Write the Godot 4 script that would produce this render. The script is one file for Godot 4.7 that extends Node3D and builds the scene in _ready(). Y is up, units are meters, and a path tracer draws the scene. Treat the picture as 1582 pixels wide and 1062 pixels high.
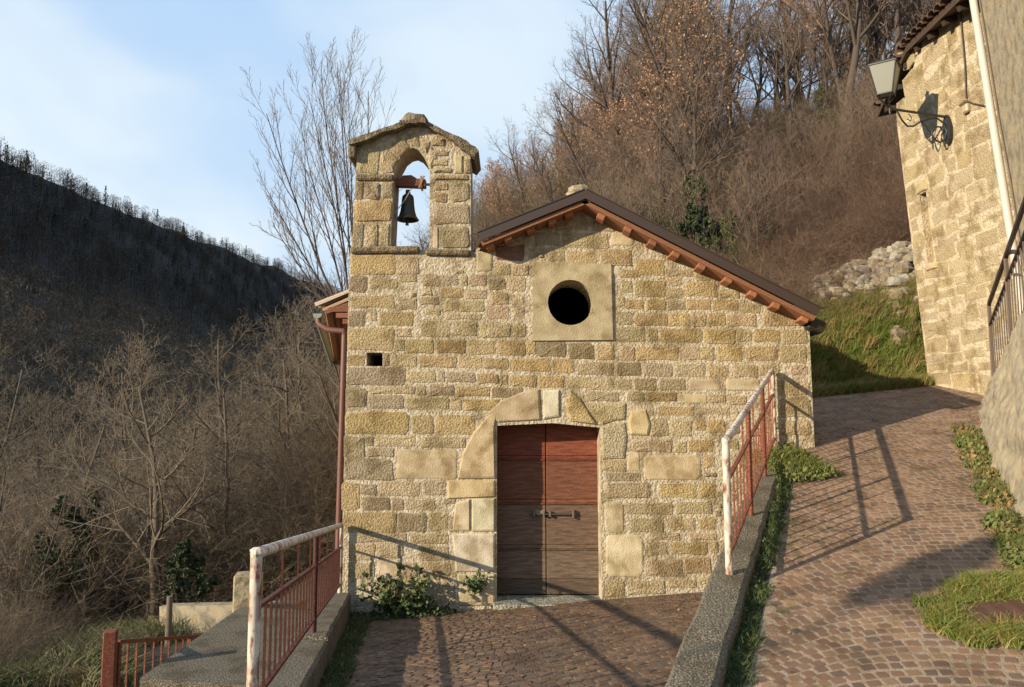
extends Node3D
# A small stone chapel with a bell gable above a cobbled forecourt, a cobbled lane rising on its right,
# stone houses beyond, bare winter woods around. Eye level is y = 0, metres, forward is -z.

const F := 1230.0            # focal length of the survey, in its pixels
const PITCH := 0.1046        # the camera looks up by six degrees
const FZ := -9.8             # plane of the chapel front
var rng := RandomNumberGenerator.new()
var noise := FastNoiseLite.new()
var M := {}
var base_of := {}
var names := {}


# ---------------------------------------------------------------- helpers
func survey(px: float, py: float, d: float) -> Vector3:   # bearing taken on the survey sheet, at a measured distance
	var dx := (px - 791.0) / F
	var dy := (531.0 - py) / F
	var up := dy * cos(PITCH) + sin(PITCH)
	var fw := cos(PITCH) - dy * sin(PITCH)
	return Vector3(dx, up, -fw) * (d / fw)


func rf(a: float, b: float) -> float:
	return rng.randf_range(a, b)


func lin(r: float, g: float, b: float) -> Color:
	return Color(r, g, b)


class Shape:
	var v := PackedVector3Array()
	var n := PackedVector3Array()
	var c := PackedColorArray()
	var tint := Color.WHITE

	func tri(a: Vector3, b: Vector3, d: Vector3) -> void:     # counter-clockwise seen from outside
		var m := (b - a).cross(d - a)
		if m.length_squared() < 1e-16:
			return
		m = m.normalized()
		v.append(a); v.append(d); v.append(b)
		n.append(m); n.append(m); n.append(m)
		c.append(tint); c.append(tint); c.append(tint)

	func trin(a: Vector3, b: Vector3, d: Vector3, na: Vector3, nb: Vector3, nd: Vector3) -> void:
		v.append(a); v.append(d); v.append(b)
		n.append(na); n.append(nd); n.append(nb)
		c.append(tint); c.append(tint); c.append(tint)

	func quad(a: Vector3, b: Vector3, d: Vector3, e: Vector3) -> void:
		tri(a, b, d)
		tri(a, d, e)

	func box(at: Vector3, size: Vector3, b := Basis(), bevel := 0.0) -> void:
		var h := size * 0.5
		if bevel <= 0.0:
			for ax in 3:
				for s in [-1.0, 1.0]:
					var nn := Vector3.ZERO
					nn[ax] = s
					var u := Vector3.ZERO
					u[(ax + 1) % 3] = 1.0
					var w := nn.cross(u)
					var o := nn * h
					quad(at + b * (o + (-u - w) * h), at + b * (o + (u - w) * h), at + b * (o + (u + w) * h), at + b * (o + (-u + w) * h))
			return
		var k := minf(bevel, minf(h.x, minf(h.y, h.z)) * 0.95)
		var hi := h - Vector3(k, k, k)
		for ax in 3:
			for s in [-1.0, 1.0]:
				var nn := Vector3.ZERO
				nn[ax] = s
				var u := Vector3.ZERO
				u[(ax + 1) % 3] = 1.0
				var w := nn.cross(u)
				var o := nn * h
				quad(at + b * (o + (-u - w) * hi), at + b * (o + (u - w) * hi), at + b * (o + (u + w) * hi), at + b * (o + (-u + w) * hi))
		for ax in 3:
			var a1 := (ax + 1) % 3
			var a2 := (ax + 2) % 3
			for s1 in [-1.0, 1.0]:
				for s2 in [-1.0, 1.0]:
					var p := []
					for e in [-1.0, 1.0]:
						var q := Vector3.ZERO
						q[ax] = e * hi[ax]; q[a1] = s1 * h[a1]; q[a2] = s2 * hi[a2]
						var r := Vector3.ZERO
						r[ax] = e * hi[ax]; r[a1] = s1 * hi[a1]; r[a2] = s2 * h[a2]
						p.append(at + b * q)
						p.append(at + b * r)
					if s1 * s2 > 0:
						quad(p[0], p[2], p[3], p[1])
					else:
						quad(p[0], p[1], p[3], p[2])
		for sx in [-1.0, 1.0]:
			for sy in [-1.0, 1.0]:
				for sz in [-1.0, 1.0]:
					var s := Vector3(sx, sy, sz)
					var p1 := at + b * (s * Vector3(h.x, hi.y, hi.z))
					var p2 := at + b * (s * Vector3(hi.x, h.y, hi.z))
					var p3 := at + b * (s * Vector3(hi.x, hi.y, h.z))
					if sx * sy * sz > 0:
						tri(p1, p2, p3)
					else:
						tri(p1, p3, p2)

	func tube(pts: Array, rad: Array, sides := 6, caps := false) -> void:
		var m := pts.size()
		var prev := PackedVector3Array()
		var prevn := PackedVector3Array()
		var t0: Vector3 = (pts[1] - pts[0]).normalized()
		var u: Vector3 = t0.cross(Vector3(0.31, 0.17, 0.93) if absf(t0.z) < 0.8 else Vector3(1, 0.1, 0)).normalized()
		for i in m:
			var t: Vector3 = pts[mini(i + 1, m - 1)] - pts[maxi(i - 1, 0)]
			t = t.normalized()
			u = (u - t * u.dot(t)).normalized()
			var w := t.cross(u)
			var ring := PackedVector3Array()
			var rn := PackedVector3Array()
			for k in sides:
				var a := TAU * k / sides
				var nn := u * cos(a) + w * sin(a)
				rn.append(nn)
				ring.append(pts[i] + nn * rad[i])
			if i > 0:
				for k in sides:
					var k2 := (k + 1) % sides
					trin(prev[k], prev[k2], ring[k2], prevn[k], prevn[k2], rn[k2])
					trin(prev[k], ring[k2], ring[k], prevn[k], rn[k2], rn[k])
			if caps and (i == 0 or i == m - 1):
				for k in range(1, sides - 1):
					if i == 0:
						tri(ring[0], ring[k + 1], ring[k])
					else:
						tri(ring[0], ring[k], ring[k + 1])
			prev = ring
			prevn = rn

	func bar(a: Vector3, b: Vector3, w: float, h: float, side := Vector3.UP) -> void:   # a straight bar of rectangular section
		var t := (b - a).normalized()
		var x := t.cross(side).normalized()
		var y := x.cross(t).normalized()
		box((a + b) * 0.5, Vector3(w, h, a.distance_to(b)), Basis(x, y, -t))

	func lathe(prof: Array, at: Vector3, sides := 20) -> void:   # Vector2(radius, height)
		for i in range(prof.size() - 1):
			var p: Vector2 = prof[i]
			var q: Vector2 = prof[i + 1]
			var sl := Vector2(q.y - p.y, p.x - q.x).normalized()
			for k in sides:
				var a := TAU * k / sides
				var b := TAU * (k + 1) / sides
				var ca := Vector3(cos(a), 0, -sin(a))
				var cb := Vector3(cos(b), 0, -sin(b))
				var na := ca * sl.x + Vector3.UP * sl.y
				var nb := cb * sl.x + Vector3.UP * sl.y
				trin(at + ca * p.x + Vector3.UP * p.y, at + cb * p.x + Vector3.UP * p.y, at + cb * q.x + Vector3.UP * q.y, na, nb, nb)
				trin(at + ca * p.x + Vector3.UP * p.y, at + cb * q.x + Vector3.UP * q.y, at + ca * q.x + Vector3.UP * q.y, na, nb, na)

	func plate(poly: PackedVector2Array, o: Vector3, ex: Vector3, ey: Vector3, en: Vector3, h0: float, h1: float, with_back := true) -> void:
		var q := poly
		if Geometry2D.is_polygon_clockwise(q):
			q.reverse()
		var ids := Geometry2D.triangulate_polygon(q)
		var flip := ex.cross(ey).dot(en) < 0.0
		var at := func(p: Vector2, hh: float) -> Vector3: return o + ex * p.x + ey * p.y + en * hh
		for i in range(0, ids.size(), 3):
			var a := q[ids[i]]
			var b := q[ids[i + 1]]
			var d := q[ids[i + 2]]
			if ((b - a).cross(d - a) < 0) != flip:
				var s := b
				b = d
				d = s
			tri(at.call(a, h1), at.call(b, h1), at.call(d, h1))
			if with_back:
				tri(at.call(a, h0), at.call(d, h0), at.call(b, h0))
		rim(q, o, ex, ey, en, h0, h1, flip)

	func rim(q: PackedVector2Array, o: Vector3, ex: Vector3, ey: Vector3, en: Vector3, h0: float, h1: float, flip := false) -> void:
		for i in q.size():
			var a := q[i]
			var b := q[(i + 1) % q.size()]
			if flip:
				var s := a
				a = b
				b = s
			var pa := o + ex * a.x + ey * a.y
			var pb := o + ex * b.x + ey * b.y
			quad(pa + en * h0, pb + en * h0, pb + en * h1, pa + en * h1)

	func mesh(off := Vector3.ZERO) -> ArrayMesh:
		var arr := []
		arr.resize(Mesh.ARRAY_MAX)
		var vv := v
		if off != Vector3.ZERO:
			for i in vv.size():
				vv[i] -= off
		arr[Mesh.ARRAY_VERTEX] = vv
		arr[Mesh.ARRAY_NORMAL] = n
		arr[Mesh.ARRAY_COLOR] = c
		var m := ArrayMesh.new()
		m.add_surface_from_arrays(Mesh.PRIMITIVE_TRIANGLES, arr)
		return m


func numbered(called: String) -> String:
	var k: int = names.get(called, 0)
	names[called] = k + 1
	return called if k == 0 else "%s_%03d" % [called, k]


func tag(o: Node, label: String, category: String, group := "") -> void:
	o.set_meta("label", label)
	o.set_meta("category", category)
	if group:
		o.set_meta("group", group)


func thing(called: String, at: Vector3, label: String, category: String, group := "") -> Node3D:
	var o := Node3D.new()
	o.name = numbered(called)
	add_child(o)
	o.position = at
	base_of[o] = at
	tag(o, label, category, group)
	return o


func build(called: String, s: Shape, m: Material, parent: Node = null) -> MeshInstance3D:
	var o := MeshInstance3D.new()
	var off := Vector3.ZERO
	if parent == null:
		o.name = numbered(called)
		add_child(o)
	else:
		off = base_of.get(parent, Vector3.ZERO)
		var key := called + str(parent.get_instance_id())
		var k: int = names.get(key, 0)
		names[key] = k + 1
		o.name = called if k == 0 else "%s_%03d" % [called, k]
		parent.add_child(o, true)
		base_of[o] = off
	o.mesh = s.mesh(off)
	o.material_override = null
	o.mesh.surface_set_material(0, m)
	return o


func setting(called: String, s: Shape, m: Material) -> MeshInstance3D:
	var o := build(called, s, m)
	o.set_meta("kind", "structure")
	return o


func many(called: String, m: Mesh, where: Array, tints: Array, parent: Node = null) -> MultiMeshInstance3D:
	var mm := MultiMesh.new()
	mm.transform_format = MultiMesh.TRANSFORM_3D
	mm.use_colors = true
	mm.mesh = m
	mm.instance_count = where.size()
	for i in where.size():
		mm.set_instance_transform(i, where[i])
		mm.set_instance_color(i, tints[i])
	var o := MultiMeshInstance3D.new()
	o.multimesh = mm
	o.name = numbered(called) if parent == null else called
	(self if parent == null else parent).add_child(o, true)
	o.set_meta("kind", "stuff")
	return o


# ---------------------------------------------------------------- materials
func noise_tex(freq: float, octaves: int, lo: Color, hi: Color, sd: int, kind := FastNoiseLite.TYPE_SIMPLEX_SMOOTH, size := 512) -> NoiseTexture2D:
	var t := NoiseTexture2D.new()
	t.width = size
	t.height = size
	t.seamless = true
	var nz := FastNoiseLite.new()
	nz.seed = sd
	nz.noise_type = kind
	nz.frequency = freq
	nz.fractal_octaves = octaves
	nz.fractal_gain = 0.55
	t.noise = nz
	var g := Gradient.new()
	g.set_color(0, lo)
	g.set_color(1, hi)
	t.color_ramp = g
	return t


func mat(called: String, albedo: Color, rough: float, tex: Texture2D = null, scale := 1.0, bump: Texture2D = null, bump_cm := 0.0, metal := 0.0) -> StandardMaterial3D:
	var m := StandardMaterial3D.new()
	m.resource_name = called
	m.albedo_color = albedo.linear_to_srgb()
	m.roughness = rough
	m.metallic = metal
	m.vertex_color_use_as_albedo = true
	m.uv1_triplanar = true
	m.uv1_world_triplanar = true
	m.uv1_scale = Vector3.ONE * scale
	if tex:
		m.albedo_texture = tex
	if bump:
		m.heightmap_enabled = true
		m.heightmap_texture = bump
		m.heightmap_scale = bump_cm
	M[called] = m
	return m


func materials() -> void:
	var grain := noise_tex(0.03, 5, Color(0.68, 0.66, 0.62), Color(1, 1, 1), 3)
	var blotch := noise_tex(0.012, 5, Color(0.5, 0.47, 0.42), Color(1, 1, 1), 5)
	var fine := noise_tex(0.09, 4, Color(0.62, 0.6, 0.58), Color(1, 1, 1), 8)
	var hgrain := noise_tex(0.035, 5, Color.BLACK, Color.WHITE, 13)
	var hfine := noise_tex(0.08, 4, Color.BLACK, Color.WHITE, 14)
	var hcell := noise_tex(0.05, 3, Color.BLACK, Color.WHITE, 15, FastNoiseLite.TYPE_CELLULAR)
	var streak := noise_tex(0.02, 6, Color(0.62, 0.59, 0.57), Color(1, 1, 1), 18)
	mat("stone", Color.WHITE, 0.95, grain, 1.6, hgrain, 1.5)
	mat("smooth_stone", Color.WHITE, 0.9, noise_tex(0.008, 5, Color(0.8, 0.77, 0.72), Color(1, 1, 1), 6), 0.9, hfine, 0.4)
	mat("mortar", Color.WHITE, 0.95, noise_tex(0.02, 5, Color(0.74, 0.71, 0.66), Color(1, 1, 1), 9), 1.2, hgrain, 1.6)
	var stained := noise_tex(0.016, 6, Color.WHITE, Color.WHITE, 7)
	var sg := Gradient.new()
	sg.offsets = PackedFloat32Array([0.0, 0.36, 0.5, 0.68, 1.0])
	sg.colors = PackedColorArray([Color(0.62, 0.58, 0.50), Color(0.78, 0.76, 0.71), Color(0.90, 0.88, 0.84), Color(0.95, 0.91, 0.82), Color(1.0, 0.90, 0.68)])
	stained.color_ramp = sg
	mat("plaster", Color.WHITE, 0.95, stained, 0.45, hgrain, 1.4)
	mat("slab", Color.WHITE, 0.95, blotch, 1.5, hgrain, 2.5)
	var lichen := noise_tex(0.03, 6, Color.WHITE, Color.WHITE, 21)
	var lg := Gradient.new()
	lg.offsets = PackedFloat32Array([0.0, 0.42, 0.56, 0.66, 1.0])
	lg.colors = PackedColorArray([Color(0.36, 0.34, 0.31), Color(0.50, 0.48, 0.44), Color(0.66, 0.63, 0.58), Color(0.88, 0.87, 0.83), Color(1, 1, 1)])
	lichen.color_ramp = lg
	mat("concrete", Color.WHITE, 0.95, lichen, 3.2, hgrain, 1.0)
	mat("cobble", Color.WHITE, 0.75, fine, 4.0, hfine, 0.5)
	mat("joint", Color.WHITE, 0.95, grain, 2.0, hfine, 1.0)
	mat("wood", Color.WHITE, 0.7, streak, 1.0, hfine, 0.4)
	M.wood.uv1_scale = Vector3(0.35, 2.6, 0.35)
	mat("tile", Color.WHITE, 0.85, grain, 3.0, hfine, 0.6)
	mat("metal", Color.WHITE, 0.5, fine, 3.0)
	mat("paint", Color.WHITE, 0.55, noise_tex(0.05, 5, Color(0.75, 0.7, 0.66), Color(1, 1, 1), 25), 3.0)
	var rusty := noise_tex(0.014, 5, Color(1, 1, 1), Color(1, 1, 1), 37)
	var rg := Gradient.new()
	rg.offsets = PackedFloat32Array([0.0, 0.30, 0.42, 1.0])
	rg.colors = PackedColorArray([Color(0.36, 0.17, 0.10), Color(0.46, 0.26, 0.17), Color(0.74, 0.70, 0.65), Color(0.88, 0.86, 0.83)])
	rusty.color_ramp = rg
	mat("rusty_white", Color.WHITE, 0.6, rusty, 2.2)
	M.rusty_white.uv1_scale = Vector3(1.7, 0.6, 1.3)
	var rustier := noise_tex(0.028, 5, Color(1, 1, 1), Color(1, 1, 1), 33)
	var rg2 := Gradient.new()
	rg2.offsets = PackedFloat32Array([0.0, 0.5, 0.78, 1.0])
	rg2.colors = PackedColorArray([Color(0.30, 0.145, 0.09), Color(0.40, 0.20, 0.12), Color(0.54, 0.34, 0.24), Color(0.78, 0.69, 0.60)])
	rustier.color_ramp = rg2
	mat("rust", Color.WHITE, 0.75, rustier, 2.6)
	mat("bronze", Color.WHITE, 0.45, fine, 4.0, null, 0.0, 0.6)
	mat("ground", Color.WHITE, 1.0, noise_tex(0.02, 5, Color(0.45, 0.42, 0.38), Color(1, 1, 1), 41, FastNoiseLite.TYPE_SIMPLEX_SMOOTH, 1024), 0.35, hgrain, 5.0)
	mat("bark", Color.WHITE, 0.95, fine, 2.0)
	M.bark.uv1_world_triplanar = false
	var leaf := mat("leaf", Color.WHITE, 0.7)
	leaf.backlight_enabled = true
	leaf.backlight = Color(0.25, 0.25, 0.2)
	leaf.cull_mode = BaseMaterial3D.CULL_DISABLED
	mat("twig", Color.WHITE, 0.95)
	mat("dark", Color.WHITE, 0.95)
	var stain := noise_tex(0.012, 6, Color.WHITE, Color.WHITE, 51)
	var tg := Gradient.new()
	tg.offsets = PackedFloat32Array([0.0, 0.28, 0.42, 0.58, 1.0])
	tg.colors = PackedColorArray([Color(0.72, 0.69, 0.62), Color(0.84, 0.82, 0.77), Color(0.95, 0.94, 0.92), Color(1, 1, 1), Color(1, 1, 1)])
	stain.color_ramp = tg
	for k in ["stone", "smooth_stone", "mortar", "cobble", "joint", "concrete"]:
		M[k].detail_enabled = true
		M[k].detail_blend_mode = BaseMaterial3D.BLEND_MODE_MUL
		M[k].detail_uv_layer = BaseMaterial3D.DETAIL_UV_2
		M[k].detail_albedo = stain
		M[k].uv2_triplanar = true
		M[k].uv2_world_triplanar = true
		M[k].uv2_scale = Vector3.ONE * 0.37
	var glass := StandardMaterial3D.new()
	glass.resource_name = "frosted_glass"
	glass.albedo_color = Color(0.46, 0.47, 0.44)
	glass.roughness = 0.35
	glass.backlight_enabled = true
	glass.backlight = Color(0.4, 0.4, 0.37)
	M["frosted"] = glass


# ---------------------------------------------------------------- camera, sky, sun
func sky_image() -> Image:
	var w := 1024
	var h := 512
	var im := Image.create_empty(w, h, false, Image.FORMAT_RGBF)
	var nz := FastNoiseLite.new()
	nz.seed = 77
	nz.frequency = 0.9
	nz.fractal_octaves = 5
	nz.fractal_gain = 0.5
	for j in h:
		var el := PI * (0.5 - (j + 0.5) / h)
		var y := sin(el)
		for i in w:
			var az := TAU * ((i + 0.5) / w - 0.5)
			var dir := Vector3(sin(az) * cos(el), y, -cos(az) * cos(el))
			var c := Vector3(0.31, 0.46, 0.68).lerp(Vector3(0.50, 0.62, 0.72), pow(clampf(1.0 - y, 0, 1), 2.6))
			if y > -0.02:
				var q := dir / maxf(y + 0.25, 0.12)
				var a := nz.get_noise_3d(q.x * 0.8, q.z * 0.8, 3.0)
				var b := nz.get_noise_3d(q.x * 2.4 + 9.0, q.z * 1.6, 8.0)
				var cl := smoothstep(-0.28, 0.42, a + 0.35 * b)
				cl = clampf(cl * 0.85 + 0.35 * pow(1.0 - clampf(y, 0, 1), 4.0), 0, 1)
				c = c.lerp(Vector3(0.61, 0.68, 0.72), cl * 0.85)
			else:
				c = Vector3(0.18, 0.15, 0.12)
			im.set_pixel(i, j, Color(c.x, c.y, c.z))
	return im


func camera_and_light() -> void:
	var cam := Camera3D.new()
	cam.name = "camera"
	cam.fov = rad_to_deg(2.0 * atan(531.0 / F))
	cam.rotation = Vector3(PITCH, 0, 0)
	cam.near = 0.05
	cam.far = 4000
	add_child(cam)
	cam.current = true
	var env := Environment.new()
	env.background_mode = Environment.BG_SKY
	env.tonemap_mode = Environment.TONE_MAPPER_LINEAR
	env.tonemap_exposure = 1.65
	env.background_energy_multiplier = 0.85
	env.sdfgi_enabled = true
	env.ssao_enabled = true
	env.ssil_enabled = true
	var sm := PanoramaSkyMaterial.new()
	sm.panorama = ImageTexture.create_from_image(sky_image())
	var sk := Sky.new()
	sk.sky_material = sm
	env.sky = sk
	var we := WorldEnvironment.new()
	we.name = "world_environment"
	we.environment = env
	add_child(we)
	var sun := DirectionalLight3D.new()
	sun.name = "sun"
	sun.light_color = Color(1.0, 0.925, 0.80)
	sun.light_energy = 1.6
	sun.light_angular_distance = 0.5
	sun.shadow_enabled = true
	add_child(sun)
	sun.look_at_from_position(Vector3.ZERO, Vector3(1.65, -0.617, -1.0), Vector3.UP)


# ---------------------------------------------------------------- ground
func curb_x(d: float) -> float:          # right edge of the kerb wall
	return 1.70 + 0.42 * (d - 5.85)


func lane_along(d: float) -> float:
	var q := clampf(d, 3.6, 13.0)
	var y := -1.17 + 0.225 * (q - 5.85)
	if d < 3.6:
		var t := minf(3.6 - d, 3.0)
		y -= 0.225 * (t - t * t / 6.0)
	if d > 13.0:
		y += 0.225 * minf(d - 13.0, 0.8) * 0.6
	return y


func lane_y(x: float, d: float) -> float:
	return lane_along(d) + 0.10 * (x - curb_x(d))


func hit_lane(px: float, py: float) -> Vector3:      # where a bearing meets the lane
	var q := survey(px, py, 1.0)
	var lo := 2.0
	var hi := 14.0
	for k in 30:
		var d := (lo + hi) * 0.5
		if q.y * d > lane_y(q.x * d, d):
			lo = d
		else:
			hi = d
	return Vector3(q.x * lo, lane_y(q.x * lo, lo), -lo)


func court_y(x: float, d: float) -> float:
	var y := -2.30 + 0.098 * (9.8 - maxf(d, 3.9)) + 0.077 * (x + 2.06)
	if d < 3.9:
		y = lerpf(y, lane_y(x, d), clampf((3.9 - d) / 1.5, 0, 1))
	return y


func sstep(a: float, b: float, x: float) -> float:
	return smoothstep(a, b, x)


func ridge_y(d: float) -> float:         # crest of the far hill, 190 m to the left
	var y := 98.0 + 0.083 * (d - 285.0)
	if d < 260.0:
		y *= sstep(-60.0, 230.0, d)
	return y


func land(x: float, d: float) -> float:
	var zc := minf(d, 36.0) - 0.25 * maxf(0.0, d - 36.0)
	var right := -7.34 + 0.29 * clampf(x, -60.0, 60.0) + 0.479 * zc
	right += 0.7 * sstep(13.2, 14.4, d) * sstep(1.0, 4.0, x) * (1.0 - sstep(15.0, 20.0, d))
	right = maxf(right, -16.0)
	var left := -3.2 - 0.13 * (d - 12.0) - 0.13 * (-x - 6.0)
	left = clampf(left, -14.0, -2.6)
	var w := clampf(4.0 + 0.35 * (d - 10.0), 3.0, 16.0)
	var t := sstep(0.5, -w, x)
	var y := lerpf(right, left, t)
	if x < -40.0:
		var u := -40.0 - x
		var far := -13.0 + 0.62 * minf(u, 70.0)
		var top := ridge_y(d)
		if u > 70.0:
			far = lerpf(30.0, top, minf((u - 70.0) / 80.0, 1.0))
		if u > 150.0:
			far = top - 0.3 * (u - 150.0)
		far = minf(far, top + 4.0)
		y = lerpf(y, far, sstep(0.0, 14.0, u))
		y += 5.0 * noise.get_noise_2d(x * 0.9, d * 0.55) * sstep(0.0, 40.0, u)
	y += 0.35 * noise.get_noise_2d(x * 5.0, d * 5.0) * sstep(13.0, 20.0, d)
	# cut the lane, the forecourt and the house plots into the slope
	var low := y
	if d >= 13.4 and d < 15.0 and x > 2.0 and x < 9.0:
		low = lerpf(lane_y(x, 13.4) - 0.06, y, sstep(13.4, 14.2, d))
	if d < 13.4 and x > -2.3:
		low = minf(y, minf(lane_along(d) - 0.35, -1.0 if d < 5 else 9.0))
		if x < curb_x(d) + 0.2 and d < 10.2:
			low = minf(low, -2.9)
	return low


func terrain() -> void:
	var s := Shape.new()
	var nx := 190
	var nz := 190
	var xs := []
	var ds := []
	for i in nx + 1:
		var u := 2.0 * i / nx - 1.0
		xs.append(3.0 + 30.0 * u + 420.0 * signf(u) * pow(absf(u), 3.4))
	for j in nz + 1:
		var u := float(j) / nz
		ds.append(-14.0 + 75.0 * u + 1100.0 * pow(u, 4.0))
	var p := []
	for j in nz + 1:
		var r := PackedVector3Array()
		for i in nx + 1:
			r.append(Vector3(xs[i], land(xs[i], ds[j]), -ds[j]))
		p.append(r)
	var nn := []
	for j in nz + 1:
		var r := PackedVector3Array()
		for i in nx + 1:
			var a: Vector3 = p[j][mini(i + 1, nx)] - p[j][maxi(i - 1, 0)]
			var b: Vector3 = p[mini(j + 1, nz)][i] - p[maxi(j - 1, 0)][i]
			r.append(a.cross(b).normalized())
		nn.append(r)
	var brown := lin(0.085, 0.062, 0.038)
	var tan := lin(0.13, 0.10, 0.06)
	var green := lin(0.085, 0.115, 0.028)
	var cc := func(q: Vector3) -> Color:
		var k := 0.5 + 0.9 * noise.get_noise_2d(q.x * 3.0, q.z * 3.0)
		var c := brown.lerp(tan, clampf(k, 0, 1))
		var d := -q.z
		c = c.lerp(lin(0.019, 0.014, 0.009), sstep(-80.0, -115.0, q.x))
		var g := sstep(15.8, 14.6, d) * sstep(12.5, 13.5, d) * sstep(2.0, 4.0, q.x)
		g = maxf(g, sstep(-3.0, -6.0, q.x) * sstep(18.0, 13.0, d) * 0.18)
		return c.lerp(green, clampf(g * (0.7 + 0.6 * k), 0, 1))
	for j in nz:
		for i in nx:
			var a: Vector3 = p[j][i]
			var b: Vector3 = p[j][i + 1]
			var c: Vector3 = p[j + 1][i + 1]
			var e: Vector3 = p[j + 1][i]
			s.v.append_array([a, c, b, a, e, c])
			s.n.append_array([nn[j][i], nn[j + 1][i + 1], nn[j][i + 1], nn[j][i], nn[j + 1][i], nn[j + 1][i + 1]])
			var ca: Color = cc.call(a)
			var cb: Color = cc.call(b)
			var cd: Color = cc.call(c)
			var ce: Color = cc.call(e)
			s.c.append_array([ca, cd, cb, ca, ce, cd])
	setting("terrain", s, M.ground)


func sheet(called: String, d0: float, d1: float, nd: int, left: Callable, right: Callable, nw: int, height: Callable, m: Material, tint: Color) -> MeshInstance3D:
	var s := Shape.new()
	s.tint = tint
	var rows := []
	for j in nd + 1:
		var d := lerpf(d0, d1, float(j) / nd)
		var r := []
		var a: float = left.call(d)
		var b: float = right.call(d)
		for i in nw + 1:
			var x := lerpf(a, b, float(i) / nw)
			r.append(Vector3(x, height.call(x, d), -d))
		rows.append(r)
	for j in nd:
		for i in nw:
			s.quad(rows[j][i], rows[j][i + 1], rows[j + 1][i + 1], rows[j + 1][i])
	return setting(called, s, m)


func cobble_meshes(m: Material) -> Array:
	var out := []
	for k in 6:
		var s := Shape.new()
		var a := 0.5
		var top := []
		var rim := []
		var bot := []
		var pts := 12
		for i in pts:
			var t := TAU * (i + 0.5) / pts
			var q := Vector2(cos(t), sin(t))
			q = q / pow(pow(absf(q.x), 9.0) + pow(absf(q.y), 9.0), 1.0 / 9.0) * a
			q += Vector2(rf(-0.028, 0.028), rf(-0.028, 0.028))
			bot.append(Vector3(q.x, -0.4, q.y))
			rim.append(Vector3(q.x, 0.055 + rf(-0.02, 0.015), q.y))
			top.append(Vector3(q.x * 0.86, 0.10 + rf(-0.02, 0.02), q.y * 0.86))
		var mid := Vector3(0, 0.11, 0)
		for i in pts:
			var i2 := (i + 1) % pts
			s.quad(bot[i2], bot[i], rim[i], rim[i2])
			s.quad(rim[i2], rim[i], top[i], top[i2])
			s.tri(top[i2], top[i], mid)
		var am := s.mesh()
		am.surface_set_material(0, m)
		out.append(am)
	return out


var cobble_tones: Array[Color] = [Color(0.27, 0.175, 0.115), Color(0.30, 0.195, 0.13), Color(0.235, 0.155, 0.11), Color(0.32, 0.22, 0.145), Color(0.28, 0.19, 0.13), Color(0.36, 0.26, 0.16), Color(0.20, 0.145, 0.11)]


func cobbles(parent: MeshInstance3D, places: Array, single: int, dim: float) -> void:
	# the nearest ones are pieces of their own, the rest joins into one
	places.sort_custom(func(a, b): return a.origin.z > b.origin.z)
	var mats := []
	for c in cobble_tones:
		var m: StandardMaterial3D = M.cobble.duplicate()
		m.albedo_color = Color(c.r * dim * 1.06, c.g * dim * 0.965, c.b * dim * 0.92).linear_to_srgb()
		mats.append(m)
	var bare := cobble_meshes(M.cobble)
	var made := {}
	var rest := []
	for k in bare.size():
		rest.append([[], []])
	var tone_noise := FastNoiseLite.new()
	tone_noise.frequency = 0.8
	for i in places.size():
		var t: Transform3D = places[i]
		var k := rng.randi() % bare.size()
		var tone: int = rng.randi() % cobble_tones.size()
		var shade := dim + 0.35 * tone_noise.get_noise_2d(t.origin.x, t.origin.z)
		if i < single:
			var key := k * 100 + tone
			if not made.has(key):
				var am: ArrayMesh = bare[k].duplicate()
				am.surface_set_material(0, mats[tone])
				made[key] = am
			var o := MeshInstance3D.new()
			o.name = "cobble" if i == 0 else "cobble_%03d" % i
			o.mesh = made[key]
			o.transform = t
			parent.add_child(o, true)
		else:
			var c: Color = cobble_tones[tone] * shade
			c = Color(c.r * 1.06, c.g * 0.965, c.b * 0.92)
			c.a = 1.0
			rest[k][0].append(t)
			rest[k][1].append(c)
	for k in rest.size():
		if rest[k][0].size():
			many("cobble_field", bare[k], rest[k][0], rest[k][1], parent)


func lane() -> void:
	var right := func(d: float) -> float: return curb_x(d) + 2.6 + 0.12 * d
	var o := sheet("lane", -4.0, 13.6, 90, func(d: float): return curb_x(d) - 0.02, right, 12, lane_y, M.joint, lin(0.42, 0.345, 0.27))
	var places := []
	var size := 0.081
	var r := 0
	var d := 3.7
	while d < 13.3:
		var x := curb_x(d) + 0.13 + rf(0, 0.04) + (0.5 * size if r % 2 else 0.0)
		var end: float = curb_x(d) + 3.4 - 0.05 * d
		while x < end:
			var w := size * rf(0.85, 1.2)
			var u := x - curb_x(d)
			var arc := 0.17 * cos((u - 0.9) * 2.2) * sstep(9.0, 5.0, d)
			var dd := d + arc + rf(-0.008, 0.008)
			var xx := x + w * 0.5
			var slope := Vector3(0.42 * 0 + 1.0, 0.10, 0).normalized()
			var up := Vector3(-0.10, 1.0, 0.225 - 0.042).normalized()
			var fwd := slope.cross(up).normalized()
			var b := Basis(slope, up, -fwd)
			b = b.rotated(up, -0.34 * sin((u - 0.9) * 2.2) * sstep(9.0, 5.0, d) + rf(-0.06, 0.06))
			b = b.rotated(slope, rf(-0.03, 0.03)).rotated(fwd, rf(-0.03, 0.03))
			b = b * Basis.from_scale(Vector3(w - (0.011 if d < 5.6 else 0.008), 0.06, size * (rf(0.82, 0.90) if d < 5.6 else rf(0.86, 0.93))))
			places.append(Transform3D(b, Vector3(xx, lane_y(xx, dd) + rf(-0.005, -0.0025), -dd)))
			x += w
		d += size * 0.985
		r += 1
	cobbles(o, places, 300, 1.0)


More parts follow.
